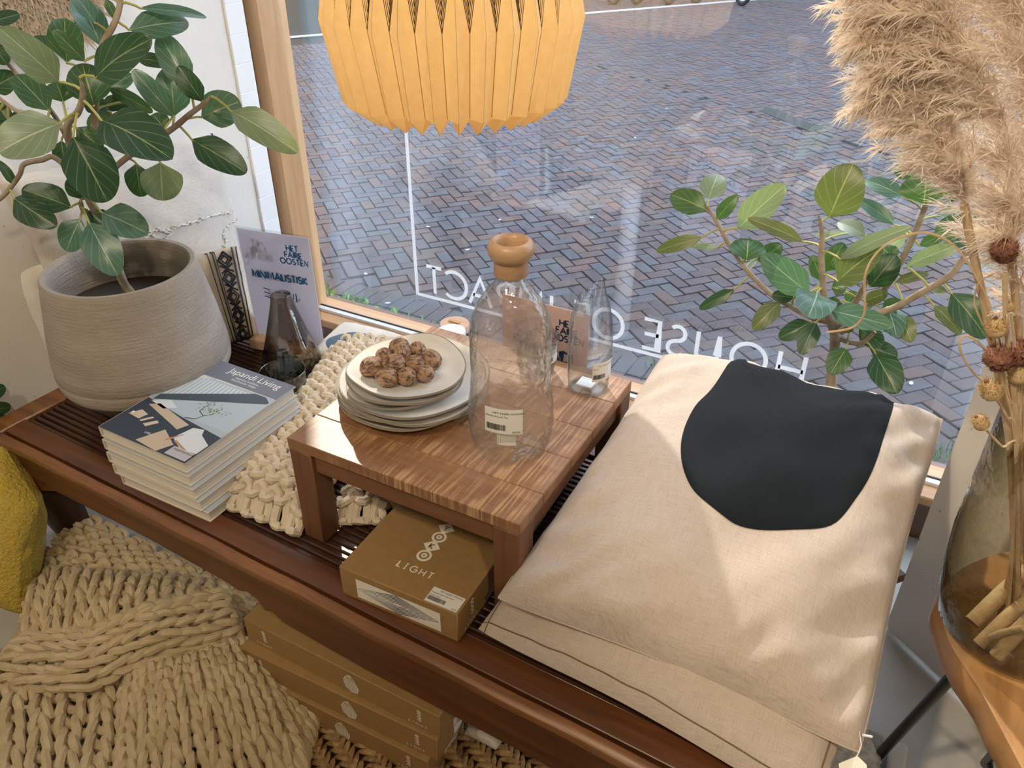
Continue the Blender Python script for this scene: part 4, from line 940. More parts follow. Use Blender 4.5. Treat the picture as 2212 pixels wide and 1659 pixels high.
# swing tag on its corner
tp = fT(.985, .03, 1); mb = MB(); tg = UD(1846, 1640, dep(tp)-.012)
t = thing('price_tag', 'cream card tag hanging on thread from the corner of the top linen cushion', 'tag', tg)
mb = MB(); mb.tube([tp, tp.lerp(tg, .35)+V((.005, -.004, 0)), tp.lerp(tg, .7)+V((.003, -.003, 0)), tg], .0007, 6); mb.tube([tp+V((.004, 0, -.004)), tp+V((.016, .002, -.002))], .0016, 5); build(mb, 'thread', m_vinyl, t)
vn_ = (CAM-tg).normalized(); ux = (RT-vn_*RT.dot(vn_)).normalized(); mb = MB(); mb.prism([(-.020, -.040), (.013, -.040), (.013, -.006), (.004, .004), (-.020, -.005)], (tg, ux, vn_.cross(ux), vn_), 0, .0008); build(mb, 'card', m_cream, t, smooth=False)
# cushions on the left behind the pot
m_cot = linen('cream_cotton', (.66, .60, .53), (.56, .49, .42)); m_cotw = linen('white_cotton', (.74, .70, .64), (.64, .60, .54)); m_nat = linen('raw_cotton', (.64, .55, .44), (.50, .42, .33))
def upr(name, label, c, thick, mat, seed, **k):
    C = []; wx = k.pop('wx', .09); rn = k.pop('rnd', .16)
    for px, py, y in c:
        p = UY(px, py, y); C.append(p if p.x > WX+wx else UX(px, py, WX+wx))
    f = csurf(C[0], C[1], C[2], C[3], thick, k.pop('pin', .07), seed, k.pop('wr', .007), .42, V((.9, -.5, 0)), .5, None, rn)
    return f, cushion(name, label, f, mat, **k)
fA, cA = upr('embroidered_cushion', 'large cream cushion with corded embroidery leaning behind the plant pot', ((120, 670, 9), (555, 600, 9), (462, 280, 9), (-25, 385, 9)), .15, m_cot, 21, group='cushions on the left end of the bench')
mb = MB(); re_ = random.Random(9)
for line in ([(315, 510), (345, 492), (360, 500), (385, 486), (420, 478), (450, 468), (480, 460), (505, 455)], [(480, 545), (490, 520), (482, 500), (500, 482), (512, 470)], [(330, 508), (350, 522), (370, 505), (352, 494)], [(300, 470), (330, 505)]):
    pth = []
    for a, b in zip(line, line[1:]):
        for k in range(14):
            s = k/14; u, v = inv(fA, a[0]+(b[0]-a[0])*s+re_.gauss(0, 1.6), a[1]+(b[1]-a[1])*s+re_.gauss(0, 1.8)); pth.append(fA(u, v, 1)+V((.003, -.004, 0)))
    mb.tube(pth, .0022, 5)
build(mb, 'cord_embroidery', m_cotw, cA, kind='stuff')
mb = MB(); mb.tube([fA(1, i/40, 1) for i in range(41)], .004, 6); build(mb, 'zip_edge', m_gask, cA)
fB, cB = upr('patterned_cushion', 'raw cotton cushion with black woven diamond band between pot and sign', ((385, 780, 1.16), (560, 724, 1.235), (514, 526, 1.30), (350, 565, 1.22)), .10, m_nat, 23, pin=.03, group='cushions on the left end of the bench')
mb = MB()
def bandpt(s, q_):                                # s along the band (top to bottom), q_ across
    a = (V((505, 532)), V((545, 735)), V((447, 545)), V((508, 742))); p = a[2].lerp(a[3], s).lerp(a[0].lerp(a[1], s), q_); u, v = inv(fB, p.x, p.y, .8, .6); return fB(u, v, 1)+V((.002, -.003, .0005))
def bstroke(pts, w_):
    fine = []
    for a, b in zip(pts, pts[1:]):
        for k in range(8): fine.append(bandpt(a[0]+(b[0]-a[0])*k/8, a[1]+(b[1]-a[1])*k/8))
    fine.append(bandpt(*pts[-1])); mb.tube(fine, w_, 4)
for q_, w_ in ((.0, .0016), (.18, .0026), (.27, .0012), (.93, .0026), (1.1, .0016)): bstroke([(s/8, q_) for s in range(9)], w_)
for k in range(5):
    s0 = .02+k*.2; c_ = s0+.09
    for sc_, w_ in ((1, .0026), (.55, .002)):
        bstroke([(c_-.085*sc_, .58), (c_, .58-.26*sc_), (c_+.085*sc_, .58), (c_, .58+.26*sc_), (c_-.085*sc_, .58)], w_)
    bstroke([(s0+.145, .34), (s0+.23, .84)], .0022); bstroke([(s0+.145, .84), (s0+.23, .34)], .0022)
build(mb, 'woven_band', m_ink, cB, kind='stuff')
fC, cC = upr('white_cushion', 'white cotton cushion at the wall left of the plant pot', ((150, 872, 9), (300, 800, 9), (290, 540, 9), (20, 575, 9)), .085, m_cotw, 25, pin=.02, wx=.065, rnd=.42, group='cushions on the left end of the bench')
# flat cushion with a grey-blue half round behind the table
fD = csurf(U(655, 775, ZB+.02), U(900, 770, ZB+.02), U(905, 742, ZB+.05), U(742, 694, ZB+.05), .05, .04, 31, .002, .4, Z, .35)
cD = cushion('flat_cushion', 'white cushion with grey-blue half-round lying between throw and window', fD, m_cotw)
patch(fD, [(706, 735), (735, 722), (775, 718), (805, 725), (825, 738), (800, 755), (745, 765), (712, 755)], 'blue_patch', linen('slate_linen', (.12, .19, .28), (.08, .13, .2)), cD, .0015, 8)
# yellow cushion at the left edge
m_yel = plain('yellow_weave', (.50, .35, .045), .9, c2=(.62, .46, .09), sc=200, bs=1, bsc=140, bd=.010)
yc = [U(-150, 1230, .08), U(62, 1335, .06), U(84, 1085, .28), U(-20, 935, .38)]
for p in yc: p.x = max(p.x, WX+.12)
fY = csurf(yc[0], yc[1], yc[2], yc[3], .14, .05, 41, .006, .4, V((.3, -1, .5)), .5)
cY = cushion('yellow_cushion', 'mustard yellow woven cushion at the left edge below the bench', fY, m_yel)
mb = MB(); mb.grid(lambda u, v: fY(.98+u*.02, v, 1).lerp(fY(.98, v, -1), u)+V((.02*sin(pi*v)*u+.012*noise.noise(V((u*3, v*6, 2))), -.004, -.01*u)), 6, 24)
build(mb, 'plastic_sleeve', thin_glass('clear_film', (.85, .87, .86), (.6, .64, .64), .5, 1.35, 30), cY)
fE = csurf(U(1000, 1585, .03), U(1072, 1622, .03), U(1105, 1575, .05), U(1035, 1540, .05), .05, .06, 51, .003, .45, Z, .4)
cushion('cream_cushion', 'cream cushion corner peeping out under the bench right of the boxes', fE, m_cotw)
# folded cloth and white strip under the right end
t = thing('folded_rug', 'folded patterned grey rug edge below the stacked linen cushions', 'rug', U(1790, 1650, .1)); P = U(1790, 1650, .1); mb = MB()
for k in range(5): mb.box((P.x-.03, P.y+.03, .012+k*.019), (.22, .16, .017), .006, None)
build(mb, 'folded_layers', plain('grey_kilim', (.30, .28, .26), .95, c2=(.5, .47, .43), sc=90, bs=.6, bsc=200), t)
mb = MB(); mb.box((P.x+.105, P.y+.03, .05), (.03, .16, .10), .006); build(mb, 'white_border', m_cotw, t)
# ================================================================== POTTED FICUS (left) AND FICUS BY THE WINDOW
def leaf_mesh(mb, Bp, Tp, wd, nrm, curl, fold, seed, lenx=1.0):
    ax = (Tp-Bp); L = ax.length; ax.normalize(); lat = ax.cross(nrm).normalized(); n = lat.cross(ax).normalized(); r = random.Random(seed); ph = r.uniform(0, 6)
    def f(u, v):
        s = 2*u-1; hw = wd/2*(max(0, 1-(2*v**.92-1)**2)**.5)*min(1, (.25+v*3.2))*(1-.10*(v-.5))
        return Bp+ax*(L*v)+n*(curl*L*sin(pi*v)-curl*.6*L*v*v)+lat*(s*hw)+n*(fold*abs(s)*hw+.03*wd*sin(v*9+ph)*s*s)
    mb.grid(lambda u, v: f(u, (1-cos(pi*v))/2), 8, 14)
def plant(par, leaves, stems, to3, seed, depths, rscale, maxpet):
    """leaves: (base px, tip px, width px, tone[, depth offset base, tip]); stems: [(px,py,doff,r)..]"""
    rnd = random.Random(seed); S = []
    for st in stems:
        P = [to3(x, y, d) for x, y, d, r in st]; R_ = [r for *_, r in st]; fine, rf = [], []
        for i in range(len(P)-1):
            a, b, c, d = P[max(0, i-1)], P[i], P[i+1], P[min(len(P)-1, i+2)]
            for k in range(6):
                t_ = k/6; fine.append(.5*((2*b)+(c-a)*t_+(2*a-5*b+4*c-d)*t_**2+(3*b-a-3*c+d)*t_**3)); rf.append((R_[i]+(R_[i+1]-R_[i])*t_)*(1+.06*noise.noise(fine[-1]*60)))
        fine.append(P[-1]); rf.append(R_[-1]); mb = MB(); mb.tube(fine, rf, 10); build(mb, 'stem', m_stem, par); S += list(zip(fine, rf))
    for i, l in enumerate(leaves):
        b, t_, wd, tone = l[:4]; d0, d1 = (l[4], l[5]) if len(l) > 5 else (rnd.uniform(-.03, .03), rnd.uniform(-.06, .04))
        Bp, Tp = to3(*b, d0), to3(*t_, d1); mid = (Bp+Tp)/2; wm = wd*dep(mid)/FPX
        view = (CAM-mid).normalized(); nrm = (view+V((rnd.uniform(-.25, .25), rnd.uniform(-.25, .25), rnd.uniform(.05, .55)))).normalized()
        mb = MB(); leaf_mesh(mb, Bp, Tp, wm*1.06, nrm, rnd.uniform(.03, .10), rnd.uniform(.08, .25), i)
        if S:
            q_, r_ = min(S, key=lambda s: (s[0]-Bp).length)
            if .004 < (q_-Bp).length < maxpet:
                mb.cur = 1; m2 = (q_+Bp)/2+Z*.006; ins = Bp+(Tp-Bp)*.10
                mb.tube([q_, q_.lerp(m2, .6), m2.lerp(Bp, .6), Bp, ins-nrm*.001], [rscale*1.25, rscale, rscale*.95, rscale*.9, rscale*.4], 6); mb.cur = 0
        build(mb, 'leaf', [m_lf[tone], m_pet], par)
# pot
B = U(340, 860, ZB+.003); POT = B
pp = thing('plant_pot', 'large grey-brown stoneware pot on the left end of the bench', 'pot', B)
pf = prof(B, [(872, 78), (868, 86), (850, 108), (830, 132), (806, 158), (792, 169)]); pf = [(r, max(0, z-pf[0][1])) for r, z in pf]; zo = 0
pf2 = prof(B, [(792, 169), (784, 174), (768, 177), (740, 177), (700, 174), (650, 168), (600, 161), (578, 158), (574, 155), (575, 146), (582, 141), (620, 143), (660, 146)])
pf2 = [(r, z) for r, z in pf2]; k0 = pf2[0][1]
pf = [(r, z/max(1e-6, pf[-1][1])*k0) for r, z in pf]
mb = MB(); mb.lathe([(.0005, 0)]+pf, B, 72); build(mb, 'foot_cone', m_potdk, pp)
rr_ = random.Random(2)
mb = MB(); mb.lathe(pf2[:2]+[(pf2[2][0], pf2[2][1]), (pf2[2][0]-.0012, pf2[2][1]+.002), (pf2[2][0], pf2[2][1]+.004)]+pf2[3:]+[(.0005, pf2[-1][1])], B, 96, False, False, lambda a, z: .004*noise.noise(V((cos(a)*2, sin(a)*2, z*12)))); build(mb, 'body', m_pot, pp)
zs = pf2[-1][1]+.003; mb = MB(); mb.lathe([(pf2[-1][0]*.98, zs), (.05, zs+.012), (.0005, zs+.014)], B, 40); build(mb, 'soil', m_soil, pp)
ZR = pf2[8][1]
f1 = thing('ficus_plant', 'big-leaved ficus growing in the large stoneware pot', 'plant', (B.x, B.y, B.z+zs))
k = .31645
def axd(py):                                      # depth of the vertical axis through the pot at this image row
    lo, hi = -.3, 1.6
    for _ in range(30):
        m_ = (lo+hi)/2
        if PJ(B+Z*m_)[1] > py: lo = m_
        else: hi = m_
    return dep(B+Z*lo)
def to1(px, py, d):
    P = UD(px, py, axd(max(-150, min(py, 640)))+d-.06); 
    if P.x < WX+.035: P = UX(px, py, WX+.035+abs(d)*.3)
    return P
def c1(pts): return [((a*k, b*k), (c*k, d*k), w_*k, t_) + tuple(o) for a, b, c, d, w_, t_, *o in pts]
L1 = c1([(405, 560, 0, 195, 225, 'l', -.10, -.16), (415, 840, -15, 1035, 310, 'l', -.12, -.18), (690, 820, 1165, 1070, 330, 'd', -.12, -.22), (500, 935, 735, 1380, 310, 'd', -.13, -.15),
 (655, 530, 1010, 265, 250, 'd', -.11, -.15), (640, 720, 560, 430, 250, 'm', -.02, .0), (430, 695, 385, 560, 190, 'm', -.04, -.03), (340, 760, 100, 505, 190, 'm', .0, .03), (455, 430, 440, 120, 210, 'g', .0, .05),
 (580, 420, 368, 205, 110, 'm', -.03, -.05), (690, 315, 520, -20, 190, 'b', .0, .06), (650, 160, 500, -40, 110, 'b', -.02, .02), (880, 205, 1290, 145, 180, 'b', .02, .08), (955, 55, 1412, 112, 85, 'b', .03, .08),
 (1300, 600, 1088, 228, 190, 'b', .03, .06), (1385, 695, 1215, 450, 130, 'd', -.0, .0), (915, 395, 1155, 440, 95, 'd', .02, .05), (1192, 800, 905, 475, 140, 'b', .02, .02), (1190, 790, 1165, 450, 215, 'b', .06, .08),
 (1375, 800, 1640, 690, 230, 'b', .05, .09), (1572, 755, 2028, 1035, 205, 'l', .0, -.04), (1310, 955, 1680, 1175, 205, 'd', .0, -.03), (1095, 1110, 1110, 1370, 255, 'l', .02, .0), (930, 1115, 965, 1345, 160, 'd', .03, .02),
 (488, 1415, 148, 1290, 185, 'd', -.02, -.04), (98, 1355, 375, 1540, 200, 'd', -.03, -.07), (692, 1450, 1008, 1590, 215, 'b', -.03, -.07), (548, 1495, 450, 1715, 175, 'b', -.02, -.05), (608, 1520, 800, 1875, 230, 'b', -.04, -.10),
 (570, 1360, 490, 1200, 150, 'd', .0, .02), (600, 1440, 790, 1600, 150, 'd', .0, -.01), (-60, 150, 132, 95, 90, 'd', .03, .06), (-60, 300, 50, 440, 120, 'd', .03, .03), (360, 345, 215, 250, 115, 'd', .05, .07),
 (740, 600, 905, 510, 120, 'b', .06, .08), (735, 600, 1045, 765, 95, 'm', .03, .05), (690, 720, 900, 690, 110, 'd', .05, .07), (850, 700, 990, 765, 70, 'g', .06, .07), (1130, 890, 1040, 775, 130, 'm', .04, .06),
 (-60, 610, 110, 510, 150, 'd', .05, .06), (60, 830, -30, 700, 100, 'd', .05, .06), (100, 1265, -20, 1090, 65, 'd', -.02, -.02), (520, 870, 700, 1020, 130, 'm', -.02, -.02), (200, 780, 20, 900, 110, 'd', .06, .06),
 (560, 700, 740, 740, 130, 'm', .02, .03), (420, 960, 440, 1130, 120, 'd', .03, .02), (760, 770, 600, 870, 120, 'm', .04, .04), (-40, 900, 40, 820, 130, 'd', .06, .06), (720, -10, 790, 130, 60, 'm', .04, .04)])
def s1(p): return [(a*k, b*k, d, r) for a, b, d, r in p]
ST1 = [s1([(905, 2010, .06, .0095), (830, 1900, .05, .0092), (720, 1560, .03, .0088), (620, 1380, .0, .0085), (520, 1120, -.02, .0078), (460, 870, -.06, .0068), (535, 760, -.09, .0058), (565, 640, -.10, .0048), (545, 530, -.11, .001)]),
 s1([(600, 1340, .01, .007), (640, 1000, .02, .0065), (660, 520, .01, .006), (705, 305, .0, .0058), (775, 170, .01, .0052), (815, 50, .02, .005), (830, -120, .03, .0045)]),
 s1([(620, 1300, .02, .006), (860, 1080, .02, .0058), (1150, 898, .0, .0056), (1290, 785, -.01, .0052), (1395, 705, -.01, .0042), (1443, 652, -.01, .001)]),
 s1([(560, 1250, .02, .005), (380, 1080, .0, .005), (285, 1092, -.01, .0048), (165, 1120, -.01, .0048), (130, 1200, -.02, .0045), (30, 1330, -.02, .0043), (-60, 1400, -.02, .004)]),
 s1([(640, 1500, .02, .005), (570, 1440, .0, .0045), (550, 1380, -.01, .004)]),
 s1([(455, 880, -.03, .0045), (300, 820, .0, .0042), (120, 760, .04, .004), (-40, 640, .06, .0035)]), s1([(540, 1150, .0, .005), (380, 800, .04, .0045), (110, 500, .05, .004), (-30, 330, .05, .0035)])]
plant(f1, L1, ST1, to1, 3, 0, .0023, .16)
# second ficus between the cushions and the window
PY = 1.60
tb2 = UY(1802, 850, PY); zpot = min(.56, UY(1800, 862, PY+.08).z-.03)
p2 = thing('plant_pot', 'pot of the window ficus hidden behind the stacked linen cushions', 'pot', (tb2.x, PY, 0))
mb = MB(); mb.lathe([(.0005, .001), (.09, .001), (.115, .05), (.125, zpot-.02), (.128, zpot), (.118, zpot), (.112, zpot-.03), (.0005, zpot-.025)], (tb2.x, PY, 0), 48); build(mb, 'body', m_potdk, p2)
f2_ = thing('ficus_plant', 'ficus with pale olive leaves standing at the window behind the linen cushions', 'plant', (tb2.x, PY, zpot-.02))
def to2(px, py, d): return UY(px, py, min(GY-.03, PY+d))
def cv(ox, oy, pts): return [((ox+a*k, oy+b*k), (ox+c*k, oy+d*k), w_*k, t_) + tuple(o) for a, b, c, d, w_, t_, *o in pts]
L2 = cv(1200, 0, [(1035, 1435, 785, 1325, 165, 'g', .02, .04), (1042, 1365, 1110, 1185, 165, 'l', .03, .08), (1098, 1495, 1242, 1335, 95, 'g', .02, .03), (1245, 1560, 1565, 1262, 195, 'l', .0, .0), (1870, 1482, 2030, 1122, 300, 'o', -.03, -.02), (1695, 1650, 1315, 1488, 95, 'o', -.02, -.05)])
L2 += cv(1512, 0, [(1528, 1390, 1548, 1180, 300, 'g', -.02, .0), (1460, 1225, 1340, 1090, 130, 'g', .03, .06), (1392, 1345, 1128, 1225, 115, 'b', .05, .08), (1332, 1535, 1080, 1355, 95, 'b', .06, .1), (1392, 835, 1132, 768, 95, 'g', .02, .04), (1700, 1380, 1850, 1190, 160, 'g', .04, .06)])
L2 += cv(1512, 400, [(20, 355, -300, 450, 95, 'o', .0, -.02), (115, 432, -75, 412, 45, 'w', .03, .04), (240, 710, -5, 845, 80, 'd', .0, -.03), (318, 515, 330, 365, 230, 'g', -.02, .02), (395, 520, 560, 405, 120, 'g', .05, .07), (395, 500, 470, 415, 70, 'w', .06, .07),
 (742, 735, 428, 480, 205, 'b', -.05, -.08), (800, 735, 745, 890, 265, 'b', -.06, -.16), (640, 770, 492, 750, 90, 'd', .0, .0), (545, 800, 365, 980, 130, 'o', .0, -.05), (765, 940, 538, 1045, 125, 'd', .0, -.03), (792, 935, 688, 1155, 125, 'd', -.03, -.08),
 (1000, 1110, 890, 1288, 150, 'g', -.02, -.07), (1198, 1150, 1345, 1418, 200, 'd', -.02, -.08), (1160, 1110, 1350, 1170, 130, 'd', .03, .04), (1085, 975, 1250, 1095, 130, 'd', .0, .0), (890, 855, 1305, 960, 155, 'b', -.07, -.14), (1275, 835, 1345, 1030, 160, 'b', -.0, -.06),
 (1362, 885, 1445, 1068, 125, 'o', .0, -.04), (942, 657, 1235, 425, 230, 'o', -.08, -.10), (958, 505, 1428, 282, 105, 'l', -.09, -.12), (850, 590, 985, 395, 130, 'g', .0, .03), (1158, 695, 1340, 475, 190, 'd', .0, .03), (1330, 515, 1240, 420, 120, 'g', .03, .05),
 (1332, 665, 1565, 603, 70, 'o', .0, .02), (1405, 552, 1815, 385, 110, 'l', -.04, -.05), (1495, 415, 1695, 318, 80, 'g', .03, .05), (1820, 410, 1800, 172, 350, 'g', -.05, -.02), (1715, 735, 1960, 1040, 200, 'd', -.04, -.08), (1595, 820, 1785, 1015, 100, 'o', -.02, -.05),
 (1130, 345, 940, 245, 110, 'w', .06, .09), (1005, 330, 785, 340, 36, 'w', .0, .0), (1120, 795, 1285, 730, 90, 'o', .03, .04), (1240, 850, 1390, 800, 100, 'g', .05, .06), (1905, 545, 2060, 525, 45, 'w', .0, .0), (1820, 412, 1722, 368, 70, 'd', -.06, -.06),
 (700, 690, 480, 660, 70, 'b', .04, .05), (620, 720, 700, 740, 90, 'm', .03, .03), (830, 650, 765, 480, 100, 'g', .05, .06), (900, 700, 1000, 690, 120, 'm', .03, .03), (960, 790, 880, 830, 90, 'd', .02, .02), (1000, 800, 1070, 730, 90, 'm', .05, .05), (1400, 330, 1310, 420, 90, 'w', .06, .07), (1020, 1010, 1010, 960, 60, 'd', .0, .0), (1560, 690, 1680, 730, 60, 'o', .0, -.02), (1640, 210, 1760, 160, 80, 'w', .07, .09)])
def s2(ox, oy, p): return [(ox+a*k, oy+b*k, d, r) for a, b, d, r in p]
ST2 = [s2(1512, 400, [(890, 1640, .0, .0125), (895, 1405, .0, .0115), (905, 1230, .0, .011), (925, 1060, .0, .011), (905, 960, .0, .010), (872, 880, -.02, .0075), (845, 740, -.04, .0062), (828, 480, -.05, .0056), (836, 340, -.05, .005), (808, 195, -.05, .001)]),
 s2(1512, 400, [(880, 930, .0, .0075), (760, 900, .0, .0065), (600, 815, .01, .006), (480, 740, .01, .0058), (330, 590, .01, .0055), (205, 415, .02, .0052), (130, 275, .02, .0048), (50, 145, .02, .004)]),
 s2(1512, 400, [(940, 980, .0, .0075), (1060, 800, .02, .0065), (1140, 650, .02, .005), (1185, 590, .02, .0045), (1225, 545, .02, .001)]),
 s2(1512, 400, [(950, 985, .01, .008), (1120, 850, .04, .0075), (1250, 720, .05, .007), (1350, 560, .05, .0066), (1435, 400, .04, .006), (1500, 245, .03, .0055), (1545, 130, .02, .005)]),
 s2(1512, 400, [(960, 1000, -.01, .008), (1150, 900, -.02, .0075), (1330, 835, -.02, .0072), (1500, 740, -.03, .007), (1700, 620, -.04, .0065), (1800, 505, -.04, .0062), (1900, 420, -.04, .0055), (2040, 385, -.04, .005)]),
 s2(1512, 400, [(960, 1050, .0, .006), (1030, 1075, -.01, .005), (1110, 1075, -.02, .005), (1195, 1000, -.02, .004)]), s2(1512, 400, [(1795, 520, -.04, .005), (1812, 440, -.05, .0045), (1822, 400, -.05, .003)])]
plant(f2_, L2, ST2, to2, 8, 0, .0022, .13)
# a few dark leaves of another plant at the far left
t = thing('dark_plant', 'dark green plant peeping in at the left edge beside the bench end', 'plant', (WX+.03, .55, 0))
for i, (b, tp_, wd) in enumerate((((-40, 860), (12, 835), 40), ((-40, 885), (25, 880), 40), ((-40, 905), (22, 908), 36))):
    mb = MB(); leaf_mesh(mb, UX(*b, WX+.05), UX(*tp_, WX+.05), wd*1.5/FPX, V((.7, -.6, .3)), .05, .1, i); build(mb, 'leaf', m_lf['d'], t)
mb = MB(); mb.tube([V((WX+.04, UX(-40, 880, WX+.05).y, 0)), UX(-40, 880, WX+.05)], .004, 6); build(mb, 'stem', m_stem, t)
# ================================================================== SHAGGY WALL HANGING (top left)
hy0, hy1, hz0, hz1 = .90, 1.275, 1.105, 1.62
sh = thing('shaggy_hanging', 'shaggy beige wool hanging on the wall above the potted ficus', 'wall hanging', (WX+.012, 1.09, 1.12))
mb = MB(); mb.grid(lambda u, v: V((WX+.010+.012*sin(pi*u)**.5*sin(pi*v)**.5, hy0+(hy1-hy0)*u, hz0+(hz1-hz0)*v)), 20, 24, True); build(mb, 'backing', m_nat, sh)
mb = MB(); rs = random.Random(6)
for i in range(5200):
    u, v = rs.random(), rs.random()**1.5
    if (abs(2*u-1)**4+abs(2*v-1)**4) > .97: continue
    b = V((WX+.018, hy0+(hy1-hy0)*u, hz0+(hz1-hz0)*v)); d = V((.018, rs.gauss(0, .012), -.012+rs.gauss(0, .009))); s = V((0, .0016, .0012)); mb.add([b-s, b+s, b+d*.6+V((.004, 0, 0))+s, b+d*1.1+Z*-.006], [[0, 1, 2, 3]])
build(mb, 'wool_pile', plain('wool', (.62, .51, .40), .95, c2=(.78, .68, .57), sc=120), sh, smooth=False, kind='stuff')
# ================================================================== PLEATED PAPER PENDANT
LA = UD(978, 30, 1.445); LB_ = V((LA.x, LA.y, 0)); q_ = prof(LB_, [(243, 187), (205, 241), (30, 286)])
lp = thing('pendant_lamp', 'ochre pleated paper pendant lampshade with black line pattern hanging in the window', 'lamp', LB_+Z*q_[0][1])
m, nt, b = newmat('ochre_paper'); nt.nodes.remove(b); out = nt.nodes['Material Output']
df = N(nt, 'ShaderNodeBsdfDiffuse'); tl_ = N(nt, 'ShaderNodeBsdfTranslucent'); ms = N(nt, 'ShaderNodeMixShader'); ms.inputs[0].default_value = .55
nf = tex(nt, coords(nt, (1, 1, 1)), 60, 4); cc = ramp(nt, nf, [(.3, (.84, .62, .32)), (.7, (.90, .69, .39))])
nt.links.new(cc, df.inputs[0]); nt.links.new(cc, tl_.inputs[0]); nt.links.new(df.outputs[0], ms.inputs[1]); nt.links.new(tl_.outputs[0], ms.inputs[2]); nt.links.new(ms.outputs[0], out.inputs[0]); m_lamp = m
NP = 32; zm = q_[2][1]; RO = [(q_[0][0], q_[0][1], .84), (q_[1][0], q_[1][1], .915), (q_[2][0], zm, .93), (.205, zm+.17, .93), (.135, zm+.30, .92), (.05, zm+.36, .8)]
def pleat(ring, j, valley): r, z, kk = RO[ring]; a = 2*pi*(j+(.5 if valley else 0))/NP; rr2 = r*(kk if valley else 1); zz = z+(.024 if (valley and ring == 0) else (.004 if valley and ring == 1 else 0)); return V((LB_.x+rr2*cos(a), LB_.y+rr2*sin(a), zz))
mb = MB(); vs = []
for rg in range(len(RO)):
    for j in range(NP): vs += [pleat(rg, j, False), pleat(rg, j, True)]
n2 = NP*2
mb.add(vs, [[i*n2+k_, i*n2+(k_+1) % n2, (i+1)*n2+(k_+1) % n2, (i+1)*n2+k_] for i in range(len(RO)-1) for k_ in range(n2)])
shd = build(mb, 'paper_shade', m_lamp, lp, smooth=False)
mb = MB(); C0 = LB_+Z*zm
def onface(j, sgn, s, zz):                         # point on the pleat face: s 0 at the valley, 1 at the ridge
    i = 2 if zz >= zm else 1; r0, z0 = RO[i][:2]; r1, z1 = RO[i+1][:2]; f_ = (zz-z0)/(z1-z0)
    va = pleat(i, j, True).lerp(pleat(i+1, j, True), f_); ri = pleat(i, j if sgn < 0 else j+1, False).lerp(pleat(i+1, j if sgn < 0 else j+1, False), f_)
    p = va.lerp(ri, s); o_ = (p-V((LB_.x, LB_.y, p.z))).normalized(); return p+o_*.0012
for j in range(NP):
    for e in range(5):
        za = zm+.002+e*.0125; zt_ = zm+.15
        for sgn in (-1, 1):
            p0 = [onface(j, sgn, max(0.0, (z_-za)/.125), z_) for z_ in (za, za+.03, za+.06, za+.09)]
            tn = (p0[3]-p0[0]).normalized(); o_ = (p0[0]-V((LB_.x, LB_.y, p0[0].z))).normalized(); sd_ = tn.cross(o_).normalized()*.0006
            vs = [v_ for p in p0 for v_ in (p-sd_, p+sd_)]; mb.add(vs, [[2*i, 2*i+1, 2*i+3, 2*i+2] for i in range(3)])
build(mb, 'line_pattern', plain('brown_ink', (.035, .015, .008), .8), shd, smooth=False, kind='stuff')
mb = MB()
for j in range(NP):
    for val in (True, False):
        P_ = [pleat(i, j, val) for i in range(4)]
        P_ = [p+(p-V((LB_.x, LB_.y, p.z))).normalized()*.0008 for p in P_]
        for a, b in zip(P_, P_[1:]):
            o_ = (a-V((LB_.x, LB_.y, a.z))).normalized(); s_ = (b-a).normalized().cross(o_).normalized()*(.0007 if val else .0003); mb.add([a-s_, a+s_, b+s_, b-s_], [[0, 1, 2, 3]])
build(mb, 'crease', plain('crease_brown', (.42, .25, .10), .8), shd, smooth=False, kind='stuff')
mb = MB(); mb.tube([LB_+Z*(zm+.30), LB_+Z*2.92], .003, 6); build(mb, 'cord', m_gask, lp)
mb = MB(); mb.lathe([(.0005, zm+.10), (.028, zm+.115), (.032, zm+.14), (.018, zm+.18), (.018, zm+.24), (.0005, zm+.245)], LB_, 24); build(mb, 'bulb', plain('opal_bulb', (.8, .78, .7), .4), lp)
bl = bpy.data.lights.new('shade_glow_light', 'POINT'); bl.energy = .8; bl.color = (1, .84, .58); bl.shadow_soft_size = .035; bo_ = bpy.data.objects.new('shade_glow_light', bl); COL.objects.link(bo_); bo_.location = LB_+Z*(zm+.05)  # point light added inside the pendant to make the paper shade glow
# ================================================================== STOOL, VASE AND DRIED STEMS
ZS = .45
st = thing('live_edge_stool', 'live-edge wooden stool with black metal legs at right', 'stool', (U(2187, 1365, ZS).x, U(2187, 1365, ZS).y, 0))
out_ = [(1974, 1330), (1985, 1290), (2010, 1256), (2040, 1234), (2085, 1216), (2180, 1190), (2320, 1210), (2440, 1320), (2470, 1500), (2400, 1650), (2330, 1760), (2262, 1760), (2212, 1668), (2160, 1580), (2118, 1508), (2085, 1450), (2052, 1404), (2034, 1368), (2010, 1350)]
out_ = [(2036, 1338), (2030, 1300), (2040, 1265), (2062, 1240), (2100, 1215), (2180, 1190), (2280, 1205), (2360, 1300), (2400, 1480), (2380, 1650), (2320, 1790), (2275, 1785), (2214, 1668), (2162, 1570), (2122, 1496), (2085, 1440), (2055, 1392)]
P3 = [U(x, y, ZS) for x, y in out_]; cc = sum(P3, V())/len(P3); mb = MB(); m_ = len(P3); fine = []
for i in range(m_):
    a, b, c, d = (P3[(i+q2) % m_] for q2 in (-1, 0, 1, 2))
    for s in range(6): t_ = s/6; fine.append(.5*((2*b)+(c-a)*t_+(2*a-5*b+4*c-d)*t_**2+(3*b-a-3*c+d)*t_**3))
m_ = len(fine); vs = []; LAY = ((0, ZS, 0), (.93, ZS, 0), (1.0, ZS-.002, 0), (1.03, ZS-.012, 1), (1.055, ZS-.03, 1), (1.05, ZS-.046, 1), (1.0, ZS-.054, 1), (0, ZS-.054, 0))
